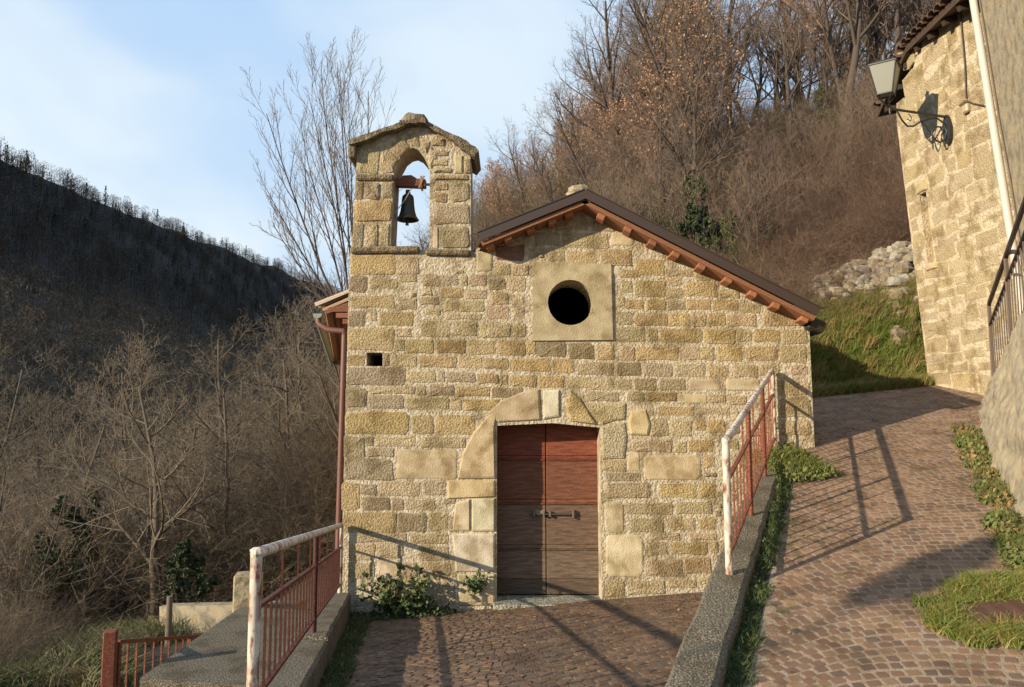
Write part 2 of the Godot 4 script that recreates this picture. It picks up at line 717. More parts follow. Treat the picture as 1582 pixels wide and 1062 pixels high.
func soil_strip() -> void:
	sheet("soil", -2.0, 10.0, 60, func(d: float): return curb_x(d) - 0.01, func(d: float): return curb_x(d) + 0.13 + 0.04 * noise.get_noise_1d(d * 60.0), 3, func(x: float, d: float): return lane_y(x, d) + 0.006, M.ground, lin(0.05, 0.045, 0.025))


func forecourt() -> void:
	var left := func(d: float) -> float: return rail_x(d) + 0.10
	var right := func(d: float) -> float: return curb_x(d) - 0.25
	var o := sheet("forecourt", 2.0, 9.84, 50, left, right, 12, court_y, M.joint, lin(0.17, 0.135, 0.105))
	var places := []
	var size := 0.081
	var d := 4.4
	var r := 0
	while d < 9.76:
		var x: float = left.call(d) + rf(0.05, 0.1) + (0.5 * size if r % 2 else 0.0)
		var end: float = right.call(d)
		while x < end:
			var w := size * rf(0.85, 1.2)
			var arc := 0.16 * cos(x * 2.4)
			var dd := d + arc
			if dd < 9.72:
				var slope := Vector3(1.0, 0.077, 0).normalized()
				var up := Vector3(-0.077, 1.0, -0.098).normalized()
				var fwd := slope.cross(up).normalized()
				var b := Basis(slope, up, -fwd)
				b = b.rotated(up, 0.36 * sin(x * 2.4) + rf(-0.06, 0.06)).rotated(slope, rf(-0.07, 0.07)).rotated(fwd, rf(-0.05, 0.05))
				b = b * Basis.from_scale(Vector3(w - 0.009, 0.06, size * rf(0.86, 0.93)))
				places.append(Transform3D(b, Vector3(x + w * 0.5, court_y(x + w * 0.5, dd) + rf(-0.006, 0.003), -dd)))
			x += w
		d += size * 0.985
		r += 1
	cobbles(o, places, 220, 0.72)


func rail_x(d: float) -> float:          # line of the left-hand railing
	return -2.06 + 0.141 * (9.8 - d)


# ---------------------------------------------------------------- masonry
var tones := {
	"o": Color(0.46, 0.35, 0.19), "y": Color(0.49, 0.385, 0.21), "t": Color(0.47, 0.385, 0.245), "g": Color(0.40, 0.33, 0.22), "d": Color(0.305, 0.24, 0.15),
	"p": Color(0.47, 0.365, 0.25), "w": Color(0.52, 0.45, 0.315), "s": Color(0.455, 0.375, 0.235), "v": Color(0.26, 0.15, 0.105), "c": Color(0.58, 0.53, 0.42),
}


func tone(k: String) -> Color:
	var c: Color = tones[k]
	var j := rf(0.93, 1.2)
	return Color(c.r * j, c.g * j * rf(0.97, 1.03), c.b * j * rf(0.92, 1.08))


func outline(x0: float, y0: float, x1: float, y1: float, rough := 1.0) -> PackedVector2Array:
	# a hewn block: an uneven rectangle with worn corners
	var w := x1 - x0
	var h := y1 - y0
	var j := minf(w, h) * 0.055 * rough
	var r := minf(w, h) * rf(0.06, 0.16)
	var p := PackedVector2Array()
	var ja := func(x: float, y: float): p.append(Vector2(x + rf(-j, j), y + rf(-j, j)))
	ja.call(x0 + r, y0); 
	if w > h * 1.3: ja.call((x0 + x1) * 0.5, y0)
	ja.call(x1 - r, y0)
	ja.call(x1, y0 + r); ja.call(x1, y1 - r)
	ja.call(x1 - r, y1)
	if w > h * 1.3: ja.call((x0 + x1) * 0.5, y1)
	ja.call(x0 + r, y1)
	ja.call(x0, y1 - r); ja.call(x0, y0 + r)
	return p


func block(s: Shape, poly: PackedVector2Array, o: Vector3, ex: Vector3, ey: Vector3, en: Vector3, proud: float, rough: float, sink := 0.015) -> void:
	var q := poly
	if Geometry2D.is_polygon_clockwise(q) != (ex.cross(ey).dot(en) < 0):
		q.reverse()
	var mid := Vector2.ZERO
	for p in q:
		mid += p
	mid /= q.size()
	var m := q.size()
	var rings := [[], [], []]
	for p in q:
		var away := p - mid
		var l := away.length()
		var k1 := maxf(0.0, 1.0 - 0.012 / l)
		var k2 := maxf(0.3, 1.0 - (0.03 + 0.02 * rough) / l)
		rings[0].append(o + ex * p.x + ey * p.y - en * sink)
		var a := mid + away * k1
		rings[1].append(o + ex * a.x + ey * a.y + en * (proud * 0.62 + rf(-0.3, 0.3) * rough * 0.006))
		var b := mid + away * k2 + Vector2(rf(-1, 1), rf(-1, 1)) * 0.008 * rough
		rings[2].append(o + ex * b.x + ey * b.y + en * (proud + rf(-1, 1) * rough * 0.0045))
	var top := o + ex * mid.x + ey * mid.y + en * (proud + rf(-0.3, 0.8) * rough * 0.0045)
	for i in m:
		var i2 := (i + 1) % m
		s.quad(rings[0][i], rings[0][i2], rings[1][i2], rings[1][i])
		s.quad(rings[1][i], rings[1][i2], rings[2][i2], rings[2][i])
		s.tri(rings[2][i], rings[2][i2], top)


var taken: Array[Rect2] = []


func front2(px: float, py: float) -> Vector2:      # a point of the chapel front, in metres
	var p := survey(px, py, -FZ)
	return Vector2(p.x, p.y)


func stones(parent: Node, list: String, ox: float, oy: float, k: float, joint := -0.006, proud := 0.010) -> void:
	for item in list.split(" ", false):
		var key := item[item.length() - 1]
		var f := item.substr(0, item.length() - 1).split_floats(",")
		var a := front2(ox + f[0] / k, oy + f[3] / k)
		var b := front2(ox + f[2] / k, oy + f[1] / k)
		var rect := Rect2(a, b - a)
		taken.append(rect)
		var s := Shape.new()
		s.tint = tone(key)
		var smooth := key == "w" or key == "s"
		var q := outline(a.x + joint, a.y + joint, b.x - joint, b.y - joint, 0.5 if smooth else 1.0)
		block(s, q, Vector3(0, 0, FZ), Vector3.RIGHT, Vector3.UP, Vector3.BACK, proud * rf(0.6, 1.25), 0.25 if smooth else rf(0.7, 1.5))
		build("stone", s, M.smooth_stone if smooth else M.stone, parent)


func poly_stone(parent: Node, called: String, pts: Array, ox: float, oy: float, k: float, key: String, proud := 0.02, rough := 0.25) -> void:
	var q := PackedVector2Array()
	for p in pts:
		q.append(front2(ox + p[0] / k, oy + p[1] / k))
	var s := Shape.new()
	s.tint = tone(key)
	block(s, q, Vector3(0, 0, FZ), Vector3.RIGHT, Vector3.UP, Vector3.BACK, proud, rough)
	build(called, s, M.smooth_stone if rough < 0.5 else M.stone, parent)


func circle(c: Vector2, rx: float, ry: float, n: int) -> PackedVector2Array:
	var p := PackedVector2Array()
	for i in n:
		p.append(c + Vector2(cos(TAU * i / n) * rx, sin(TAU * i / n) * ry))
	return p


func pierced(s: Shape, outer: PackedVector2Array, holes: Array, cuts: Array, o: Vector3, ex: Vector3, ey: Vector3, en: Vector3, h0: float, h1: float) -> void:
	# a wall with openings: cut into strips through each opening so that every piece is a plain outline
	var xs := [-1000.0] + cuts + [1000.0]
	for i in range(xs.size() - 1):
		var strip := PackedVector2Array([Vector2(xs[i], -1000), Vector2(xs[i + 1], -1000), Vector2(xs[i + 1], 1000), Vector2(xs[i], 1000)])
		var bits: Array = Geometry2D.intersect_polygons(outer, strip)
		for hole in holes:
			var next := []
			for b in bits:
				next.append_array(Geometry2D.clip_polygons(b, hole))
			bits = next
		for b in bits:
			var q: PackedVector2Array = b
			if Geometry2D.is_polygon_clockwise(q):
				q.reverse()
			var ids := Geometry2D.triangulate_polygon(q)
			var flip := ex.cross(ey).dot(en) < 0.0
			for t in range(0, ids.size(), 3):
				var p := [q[ids[t]], q[ids[t + 1]], q[ids[t + 2]]]
				if ((p[1] - p[0]).cross(p[2] - p[0]) < 0) != flip:
					p.reverse()
				s.tri(o + ex * p[0].x + ey * p[0].y + en * h1, o + ex * p[1].x + ey * p[1].y + en * h1, o + ex * p[2].x + ey * p[2].y + en * h1)
				s.tri(o + ex * p[0].x + ey * p[0].y + en * h0, o + ex * p[2].x + ey * p[2].y + en * h0, o + ex * p[1].x + ey * p[1].y + en * h0)
	var q := outer
	if Geometry2D.is_polygon_clockwise(q):
		q.reverse()
	s.rim(q, o, ex, ey, en, h0, h1, ex.cross(ey).dot(en) < 0)
	for hole in holes:
		var r: PackedVector2Array = hole
		if not Geometry2D.is_polygon_clockwise(r):
			r.reverse()
		s.rim(r, o, ex, ey, en, h0, h1, ex.cross(ey).dot(en) < 0)


# ---------------------------------------------------------------- the chapel
func chapel() -> void:
	var root := thing("chapel", Vector3(0.7, -2.1, FZ), "small ochre stone chapel with bell gable, round window and brown double door", "chapel")
	var back := Vector3(0, 0, FZ)
	var X := Vector3.RIGHT
	var Y := Vector3.UP
	var N := Vector3.BACK
	var lx := front2(534, 700).x
	var rx := front2(1254, 600).x
	var sill := front2(600, 390).y
	var body := PackedVector2Array([Vector2(lx - 0.03, -3.0), Vector2(rx + 0.03, -3.0), Vector2(rx, front2(1252, 490).y), front2(905, 308), Vector2(front2(736, 380).x, front2(736, 384).y), Vector2(front2(734, 390).x, sill), Vector2(front2(540, 390).x, sill)])
	var door_a := front2(767, 925)
	var door_b := front2(927, 657)
	var door_hole := PackedVector2Array([Vector2(door_a.x, -2.09), Vector2(door_b.x, -2.09), Vector2(door_b.x, front2(927, 661).y), Vector2((door_a.x + door_b.x) * 0.5 + 0.05, front2(846, 654).y), Vector2(door_a.x, front2(767, 658).y)])
	var eye := circle(front2(881, 468), 0.285, 0.29, 24)
	var ha := front2(566, 566)
	var hb := front2(591, 545)
	var slot := PackedVector2Array([ha, Vector2(hb.x, ha.y), hb, Vector2(ha.x, hb.y)])
	var s := Shape.new()
	s.tint = lin(0.57, 0.51, 0.40)
	pierced(s, body, [door_hole, eye, slot], [(ha.x + hb.x) * 0.5, (door_a.x + door_b.x) * 0.5, front2(881, 468).x], back, X, Y, N, -0.55, 0.0)
	build("wall", s, M.mortar, root)
	# the other walls, the nave leans a little to the left behind the front
	s = Shape.new()
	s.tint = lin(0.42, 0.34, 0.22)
	var depth := 8.0
	var sk := -0.2 * depth
	var ht := front2(500, 475).y
	var apex := front2(905, 308)
	var hr := front2(1252, 490).y
	for e in [[lx, ht, 1.0], [rx, hr, -1.0]]:
		var a := Vector3(e[0], -4, FZ - 0.55)
		var b := Vector3(e[0] + sk, -4, FZ - depth)
		var t := Vector3(e[2] * 0.5, 0, 0)
		var up := Vector3(0, e[1] + 4, 0)
		s.quad(b, a, a + up, b + up); s.quad(a + t, b + t, b + t + up, a + t + up)
		s.quad(a + up, a + t + up, b + t + up, b + up)
	var ep := PackedVector2Array([Vector2(lx + sk, -4), Vector2(rx + sk, -4), Vector2(rx + sk, hr), Vector2(apex.x + sk, apex.y), Vector2(lx + sk, ht)])
	s.plate(ep, Vector3(0, 0, FZ - depth), X, Y, N, -0.4, 0.0)
	build("nave_wall", s, M.mortar, root)
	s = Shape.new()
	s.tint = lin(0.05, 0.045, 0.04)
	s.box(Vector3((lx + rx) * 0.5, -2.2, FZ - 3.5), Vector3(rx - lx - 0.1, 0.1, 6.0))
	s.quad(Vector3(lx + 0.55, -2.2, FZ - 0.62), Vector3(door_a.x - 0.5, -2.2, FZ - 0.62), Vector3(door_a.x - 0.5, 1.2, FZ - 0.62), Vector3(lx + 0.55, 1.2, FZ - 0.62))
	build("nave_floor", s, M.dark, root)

	taken.append(Rect2(front2(765, 930), Vector2(front2(930, 650) - front2(765, 930))))
	taken.append(Rect2(front2(820, 530), Vector2(front2(947, 402) - front2(820, 530))))
	# stones of the front, as measured course by course
	stones(root, "85,52,343,165o 347,60,480,165t 820,30,910,150w 75,172,175,275d 190,192,355,250t 365,170,470,212t 500,168,600,236t 605,172,712,236g 728,175,765,236t 775,172,880,236p 890,190,985,256g 1010,178,1105,268t 80,292,340,368o 360,308,470,375t 480,300,600,345t 612,245,745,305o 760,256,880,310p 895,272,1005,345t 1020,285,1100,342t 70,382,166,470d 192,385,236,440t 245,386,452,466o 628,326,718,384y 722,322,866,384t 880,352,1010,430p 1035,360,1102,420t 640,397,850,430t 62,482,341,616o 348,485,440,534t 350,545,396,615t 490,440,670,534t 686,442,820,530t 842,450,1020,535t 1040,452,1105,536t", 520, 380, 3.792)
	stones(root, "405,550,566,626y 584,550,755,632o 766,552,932,638y 946,556,1104,644o 1112,556,1164,638o 1170,562,1342,650d 1356,568,1490,644d 60,636,164,702o 276,628,304,702g 325,636,470,710t 484,650,702,712o 716,656,852,716t 862,658,1004,722o 1012,662,1250,736o 1262,664,1396,746o 1408,690,1500,752t 60,716,406,816g 415,736,580,800t 590,732,632,800t 645,740,815,800g 824,752,950,806o 962,756,1002,816g 1010,756,1176,826o 1182,762,1332,828o 1346,768,1490,836t 50,836,176,945g 190,828,460,868t 466,812,522,876g 545,812,690,880g 700,826,896,880o 908,832,1095,888d 190,878,392,952g 405,890,660,960t 670,896,735,966t 750,900,950,964o", 520, 380, 3.792)
	stones(root, "40,56,362,160o 380,70,480,165o 490,68,690,165o 35,176,136,280g 145,175,186,225g 190,175,392,226t 420,180,640,231t 145,233,286,275g 35,288,282,396g 296,242,596,386s 25,406,112,545o 120,412,200,465g 206,402,416,470t 425,392,541,470g 125,480,266,542d 275,482,332,542t 340,490,490,542t 30,552,296,650o 302,556,446,652d 455,552,555,642t 100,656,346,700t 365,660,556,710t 60,702,190,792t 196,706,332,780t 410,720,556,792t 60,802,190,880t 200,792,312,872w 322,800,400,880t 410,802,566,888t 200,892,322,960t 330,886,440,970t 455,900,590,1010t", 520, 620, 3.218)
	stones(root, "0,2,90,70t 176,2,352,40p 372,4,536,96y 545,62,700,102t 708,62,800,126t 285,62,400,106o 295,126,355,192t 370,122,540,216y 495,104,540,116t 552,104,632,156p 548,166,640,224t 655,136,836,216o 850,172,958,222t 272,212,310,270t 316,232,420,286o 430,232,546,290y 554,236,652,290t 660,232,800,285o 808,236,952,294y 972,250,1080,306t 264,302,360,376g 372,306,552,376o 560,306,682,381y 690,306,770,381t 780,306,882,381o 892,312,1056,381p 1100,306,1345,380y 262,386,426,471g 440,392,496,471t 510,392,750,474o 766,392,936,480y 946,402,1030,470t 1044,402,1186,471o 1205,402,1345,480t", 880, 400, 3.6625)
	stones(root, "0,486,136,570d 146,492,250,570y 296,492,366,574p 372,496,616,575y 640,492,732,575t 738,500,816,575t 840,492,980,580y 1000,496,1176,575o 1190,494,1342,590t 72,588,246,660t 270,590,406,662d 415,592,582,665g 596,592,770,670t 780,602,902,675t 926,602,1062,670t 1072,600,1190,664t 1252,600,1346,660p 0,672,100,730t 106,692,250,742t 260,682,352,740t 366,676,490,745d 510,682,656,745g 676,682,852,745w 886,682,1075,745w 1178,690,1356,770t 106,752,276,806t 332,752,420,806t 430,756,602,806o 612,766,776,816w 786,770,880,816t 900,776,1000,826t 1195,782,1358,900t 500,836,706,886o 720,842,906,882t 466,900,556,1004t 572,912,690,1004t 706,916,770,970o 780,912,880,985o 1200,912,1362,1000t", 880, 400, 3.6625)
	stones(root, "345,140,560,206t 575,152,640,210t 650,142,786,206o 184,252,310,312t 320,206,382,310w 410,226,716,356s 736,222,796,290o 194,322,390,366t 194,378,440,460t 495,382,696,456y 712,378,796,460o 194,482,292,650w 306,486,566,546t 582,482,780,542t 332,566,516,646t 550,566,690,632t 712,566,802,632o 436,652,602,690t 656,652,806,688t 196,664,400,888w 432,702,536,770t 556,702,752,770y 772,692,810,762t 426,796,616,886t 632,786,772,874o 196,918,302,1000t 312,914,522,984t 540,906,692,950t 702,896,760,932t", 880, 640, 3.54)
	stones(root, "128,276,250,340v 296,222,402,276g 412,224,612,288t 622,222,716,276w 352,296,426,346t 432,302,560,354y 576,292,712,356o 300,168,372,216g 382,160,522,210t 540,170,640,216t 640,196,700,214t 590,366,664,402w 124,352,190,404t 196,358,270,404t 730,206,780,256t", 720, 280, 2.775)
	# dressed stones round the old arch and the door jambs
	poly_stone(root, "jamb_stone", [[602, 388], [622, 270], [680, 150], [760, 62], [800, 44], [788, 122], [789, 388]], 520, 620, 3.218, "s", 0.026)
	poly_stone(root, "jamb_stone", [[546, 394], [789, 392], [789, 476], [548, 486]], 520, 620, 3.218, "s", 0.024)
	poly_stone(root, "jamb_stone", [[590, 500], [664, 484], [664, 648], [574, 648]], 520, 620, 3.218, "w", 0.02)
	poly_stone(root, "jamb_stone", [[670, 482], [789, 480], [789, 650], [670, 650]], 520, 620, 3.218, "c", 0.022)
	poly_stone(root, "jamb_stone", [[572, 656], [789, 656], [789, 850], [590, 850]], 520, 620, 3.218, "c", 0.022)
	poly_stone(root, "jamb_stone", [[598, 856], [789, 856], [789, 1018], [606, 1018]], 520, 620, 3.218, "w", 0.022)
	poly_stone(root, "arch_stone", [[880, 985], [950, 912], [1100, 850], [1192, 840], [1200, 1022], [942, 1036]], 520, 380, 3.792, "s", 0.024)
	poly_stone(root, "arch_stone", [[1206, 842], [1306, 842], [1308, 1004], [1210, 1020]], 520, 380, 3.792, "c", 0.026)
	poly_stone(root, "arch_stone", [[0, 742], [56, 786], [126, 896], [158, 942], [0, 922], [-22, 850]], 880, 400, 3.6625, "y", 0.03, 0.8)
	poly_stone(root, "arch_stone", [[86, 812], [320, 818], [316, 912], [262, 916], [180, 940], [110, 866]], 880, 400, 3.6625, "t", 0.024, 0.8)
	poly_stone(root, "jamb_stone", [[166, 66], [300, 42], [316, 120], [300, 246], [176, 250]], 880, 640, 3.54, "w", 0.022, 0.6)
	poly_stone(root, "jamb_stone", [[332, -24], [420, -30], [446, 60], [430, 120], [330, 116], [318, 60]], 880, 640, 3.54, "s", 0.024)
	# small rubble pushed into the mortar where the courses break up
	var tries := 0
	var added := 0
	while added < 85 and tries < 6000:
		tries += 1
		var p := Vector2(rf(lx + 0.1, rx - 0.1), rf(-1.9, 2.6))
		var sz := Vector2(rf(0.07, 0.24), rf(0.05, 0.13))
		var r := Rect2(p, sz)
		if not (Geometry2D.is_point_in_polygon(r.position + Vector2(-0.06, -0.05), body) and Geometry2D.is_point_in_polygon(r.end + Vector2(0.06, 0.2), body) and Geometry2D.is_point_in_polygon(Vector2(r.position.x - 0.05, r.end.y + 0.2), body)):
			continue
		var clash := false
		for e in taken:
			if e.grow(0.012).intersects(r):
				clash = true
				break
		for hole in [door_hole, slot]:
			if Geometry2D.is_point_in_polygon(p + sz * 0.5, hole):
				clash = true
		var pc := survey(0, 0, 1)
		# keep the dressed arch clear
		if Rect2(front2(705, 920), front2(980, 600) - front2(705, 920)).intersects(r):
			clash = true
		if clash:
			continue
		taken.append(r)
		var q := Shape.new()
		q.tint = tone(["t", "w", "g", "t"][rng.randi() % 4])
		block(q, outline(r.position.x, r.position.y, r.end.x, r.end.y, 2.4), back, X, Y, N, rf(0.006, 0.02), rf(0.6, 1.4))
		build("rubble_stone", q, M.stone, root)
		added += 1
	# round window
	s = Shape.new()
	s.tint = lin(0.43, 0.37, 0.245)
	var fa := front2(822, 527)
	var fb := front2(945, 405)
	var sq := PackedVector2Array([fa, Vector2(fb.x, fa.y + 0.01), Vector2(fb.x - 0.01, fb.y - 0.03), Vector2(fa.x + 0.02, fb.y)])
	pierced(s, sq, [circle(front2(881, 468), 0.28, 0.285, 28)], [front2(881, 468).x], back, X, Y, N, -0.12, 0.03)
	build("window_surround", s, M.smooth_stone, root)
	# threshold
	s = Shape.new()
	s.tint = lin(0.47, 0.49, 0.42)
	s.box(Vector3((door_a.x + door_b.x) * 0.5, -2.13, FZ - 0.1), Vector3(1.34, 0.10, 0.56), Basis(), 0.012)
	build("threshold", s, M.slab, root)
	door(root, door_a, door_b)
	bell_gable(root)
	chapel_roof(root, lx, rx, depth)


func door(root: Node3D, a: Vector2, b: Vector2) -> void:
	var z := FZ - 0.36
	var mid := (a.x + b.x) * 0.5 - 0.02
	var ys := [-2.077, front2(0, 856).y, front2(0, 783).y, front2(0, 713).y, front2(0, 650).y]
	var tint := [lin(0.20, 0.142, 0.098), lin(0.20, 0.125, 0.08), lin(0.235, 0.085, 0.042), lin(0.26, 0.068, 0.03)]
	var k := 0
	for e in [[a.x - 0.06, mid - 0.004], [mid + 0.004, b.x + 0.06]]:
		var bk := Shape.new()
		bk.tint = lin(0.05, 0.03, 0.02)
		bk.box(Vector3((e[0] + e[1]) * 0.5, (ys[0] + ys[4]) * 0.5, z - 0.04), Vector3(e[1] - e[0], ys[4] - ys[0], 0.03))
		var leaf := build("door_leaf", bk, M.wood, root)
		for i in 4:
			# each field is two boards, the lower one a narrow rail
			var y0: float = ys[i]
			var y1: float = ys[i + 1]
			var cut := y0 + (0.20 if i == 0 else 0.055)
			for seg in [[y0 + 0.012, cut - 0.002], [cut + 0.002, y1 - 0.008]]:
				var s := Shape.new()
				var c: Color = tint[i]
				var j := rf(0.88, 1.12) * (0.62 if seg[0] < y0 + 0.02 and i == 0 else 1.0)
				s.tint = Color(c.r * j, c.g * j, c.b * j)
				s.box(Vector3((e[0] + e[1]) * 0.5, (seg[0] + seg[1]) * 0.5, z + rf(-0.002, 0.002)), Vector3(e[1] - e[0] - 0.004, seg[1] - seg[0], 0.035), Basis(), 0.004)
				build("board", s, M.wood, leaf)
			if i > 0:
				var s := Shape.new()
				s.tint = Color(tint[i].r * 0.7, tint[i].g * 0.7, tint[i].b * 0.7)
				s.box(Vector3((e[0] + e[1]) * 0.5, y0, z + 0.012), Vector3(e[1] - e[0] - 0.004, 0.022, 0.04), Basis(), 0.006)
				build("batten", s, M.wood, leaf)
		k += 1
	# sliding bolt across the two leaves
	var y := front2(0, 799).y
	var x0 := front2(818, 799).x
	var x1 := front2(893, 799).x
	var s := Shape.new()
	s.tint = lin(0.09, 0.07, 0.055)
	s.tube([Vector3(x0, y, z + 0.05), Vector3(x1, y - 0.005, z + 0.05)], [0.011, 0.011], 8, true)
	var bolt := build("bolt", s, M.metal, root)
	for px in [826.0, 842.0, 852.0, 889.0]:
		s = Shape.new()
		s.tint = lin(0.17, 0.14, 0.115)
		var tall := 0.10 if px > 880 else 0.07
		s.box(Vector3(front2(px, 799).x, y, z + 0.04), Vector3(0.026, tall, 0.055), Basis(), 0.005)
		build("bracket", s, M.metal, bolt)
	s = Shape.new()
	s.tint = lin(0.28, 0.25, 0.21)
	s.box(Vector3(front2(836, 797).x, y + 0.015, z + 0.025), Vector3(0.13, 0.055, 0.012), Basis(), 0.003)
	build("plate", s, M.metal, bolt)


func bell_gable(root: Node3D) -> void:
	var X := Vector3.RIGHT
	var Y := Vector3.UP
	var N := Vector3.BACK
	var back := Vector3(0, 0, FZ)
	var k := 3.9325
	var at := func(x: float, y: float) -> Vector2: return front2(500 + x / k, 160 + y / k)
	var hole := PackedVector2Array()
	for p in [[403, 892], [425, 432], [440, 372], [476, 305], [512, 276], [545, 268], [580, 284], [610, 320], [636, 378], [645, 440], [642, 892]]:
		hole.append(at.call(p[0], p[1]))
	var out := PackedVector2Array()
	for p in [[168, 905], [205, 268], [330, 215], [480, 150], [590, 118], [720, 180], [830, 244], [893, 290], [895, 905]]:
		out.append(at.call(p[0], p[1]))
	var s := Shape.new()
	s.tint = lin(0.53, 0.475, 0.37)
	pierced(s, out, [hole], [at.call(545, 300).x], back, X, Y, N, -0.5, 0.0)
	var g := build("bell_gable", s, M.mortar, root)
	stones(g, "172,722,240,880g 246,726,330,880t 336,726,402,880t 183,592,414,716o 188,472,240,586g 246,476,346,586t 352,472,420,580g 205,262,340,428t 346,300,430,428t 700,745,884,886g 664,744,696,886w 664,612,886,738g 670,536,752,604o 762,472,886,600g 670,482,756,530t 664,432,880,468t 652,282,760,322t 656,338,756,382t 662,392,780,422t 792,310,846,430w 850,330,892,430g 650,214,740,262t", 500, 160, k, 0.002, 0.022)
	# rough voussoirs over the opening
	for e in [[[400, 420], [330, 390], [400, 290], [455, 340]], [[405, 282], [480, 210], [525, 262], [462, 332]], [[488, 206], [570, 190], [584, 262], [532, 262]], [[580, 190], [650, 230], [624, 306], [592, 268]], [[655, 260], [690, 330], [652, 400], [630, 320]]]:
		poly_stone(g, "arch_stone", e, 500, 160, k, "t", 0.02, 1.0)
	for e in [[195, 432, 426, 470], [163, 872, 584, 912], [618, 890, 892, 926]]:
		s = Shape.new()
		s.tint = tone("d")
		var a: Vector2 = at.call(e[0], e[3])
		var b: Vector2 = at.call(e[2], e[1])
		s.box(Vector3((a.x + b.x) * 0.5, (a.y + b.y) * 0.5, FZ - 0.23), Vector3(b.x - a.x, b.y - a.y, 0.57 if e[1] > 800 else 0.54), Basis(Vector3.BACK, rf(-0.015, 0.015)), 0.02)
		build("sill_slab" if e[1] > 800 else "string_course", s, M.slab, g)
	# stone slabs laid on the two slopes
	var cap := [[[158, 250], [500, 124], 30], [[470, 130], [622, 112], 30], [[600, 104], [836, 226], 34], [[822, 212], [946, 300], 52]]
	var i := 0
	for e in cap:
		s = Shape.new()
		s.tint = tone(["g", "d", "g", "d"][i])
		s.tint = Color(s.tint.r * 0.72, s.tint.g * 0.74, s.tint.b * 0.8)
		var a: Vector2 = at.call(e[0][0], e[0][1])
		var b: Vector2 = at.call(e[1][0], e[1][1])
		var th: float = e[2] / k / 126.0
		var ang := (b - a).angle()
		var m := (a + b) * 0.5
		var q := PackedVector2Array()
		var l := a.distance_to(b) * 0.5
		var cnt := 5
		for j in cnt + 1:
			q.append(Vector2(lerpf(-l, l, float(j) / cnt), rf(-0.012, 0.012)))
		for j in cnt + 1:
			q.append(Vector2(lerpf(l, -l, float(j) / cnt), -th + rf(-0.015, 0.015)))
		s.plate(q, Vector3(m.x, m.y, FZ - 0.25 + rf(-0.02, 0.02)), Vector3(cos(ang), sin(ang), 0), Vector3(-sin(ang), cos(ang), 0), N, -0.4, 0.38 + rf(-0.04, 0.03))
		build("cap_slab", s, M.slab, g)
		i += 1
	# drop end of the left slab, and the boulder on the ridge
	s = Shape.new()
	s.tint = lin(0.25, 0.2, 0.13)
	var da: Vector2 = at.call(158, 344)
	var db: Vector2 = at.call(204, 258)
	s.box(Vector3((da.x + db.x) * 0.5, (da.y + db.y) * 0.5, FZ - 0.2), Vector3(db.x - da.x, db.y - da.y, 0.62), Basis(), 0.015)
	build("cap_slab", s, M.slab, g)
	s = Shape.new()
	s.tint = lin(0.32, 0.275, 0.2)
	boulder(s, Vector3(at.call(546, 108).x, at.call(546, 108).y, FZ - 0.05), Vector3(0.165, 0.085, 0.2), 5)
	build("ridge_stone", s, M.stone, g)
	# the bell hangs in the opening: a thing of its own
	var c := survey(630, 316, 10.02)
	var bell := thing("bell", Vector3(c.x, c.y, c.z), "dark bronze bell hanging from a red wooden beam in the bell gable", "bell")
	s = Shape.new()
	s.tint = lin(0.20, 0.06, 0.03)
	var yy := survey(630, 283, 10.02).y
	var poly := PackedVector2Array([Vector2(-0.20, -0.045), Vector2(0.23, -0.06), Vector2(0.23, 0.03), Vector2(0.12, 0.04), Vector2(0.05, 0.085), Vector2(-0.06, 0.08), Vector2(-0.10, 0.035), Vector2(-0.20, 0.03)])
	s.plate(poly, Vector3(c.x, yy, c.z), X, Y, N, -0.07, 0.07)
	build("yoke", s, M.wood, bell)
	s = Shape.new()
	s.tint = lin(0.36, 0.24, 0.10)
	for dx in [-0.215, 0.245]:
		s.tube([Vector3(c.x + dx - 0.09, yy - 0.02, c.z), Vector3(c.x + dx + 0.09, yy - 0.02, c.z)], [0.018, 0.018], 8, true)
	s.box(Vector3(c.x + 0.175, yy - 0.005, c.z), Vector3(0.022, 0.15, 0.17))
	s.bar(Vector3(c.x + 0.15, yy - 0.09, c.z + 0.08), Vector3(c.x + 0.215, yy + 0.07, c.z + 0.08), 0.02, 0.02)
	build("iron_strap", s, M.metal, bell)
	s = Shape.new()
	s.tint = lin(0.055, 0.06, 0.052)
	var by := survey(630, 343, 10.02).y
	var prof := []
	for p in [[0.001, 0.40], [0.03, 0.40], [0.034, 0.345], [0.05, 0.338], [0.07, 0.318], [0.078, 0.28], [0.083, 0.2], [0.094, 0.12], [0.112, 0.06], [0.136, 0.022], [0.147, 0.008], [0.143, 0.0], [0.128, 0.004], [0.10, 0.05], [0.08, 0.14], [0.06, 0.28], [0.001, 0.31]]:
		prof.append(Vector2(p[0], p[1] + 0.02))
	s.lathe(prof, Vector3(c.x, by, c.z), 28)
	build("bell_body", s, M.bronze, bell)
	s = Shape.new()
	s.tint = lin(0.06, 0.055, 0.05)
	s.tube([Vector3(c.x, by + 0.28, c.z), Vector3(c.x - 0.005, by + 0.02, c.z), Vector3(c.x - 0.006, by - 0.045, c.z)], [0.012, 0.016, 0.022], 8, true)
	build("clapper", s, M.metal, bell)
	s = Shape.new()
	s.tint = lin(0.5, 0.46, 0.38)
	s.tube([Vector3(c.x + 0.06, yy - 0.1, c.z + 0.1), Vector3(c.x - 0.02, yy - 0.26, c.z + 0.13), Vector3(c.x - 0.15, yy - 0.42, c.z + 0.09)], [0.006, 0.006, 0.006], 5)
	build("bell_cord", s, M.paint, bell)


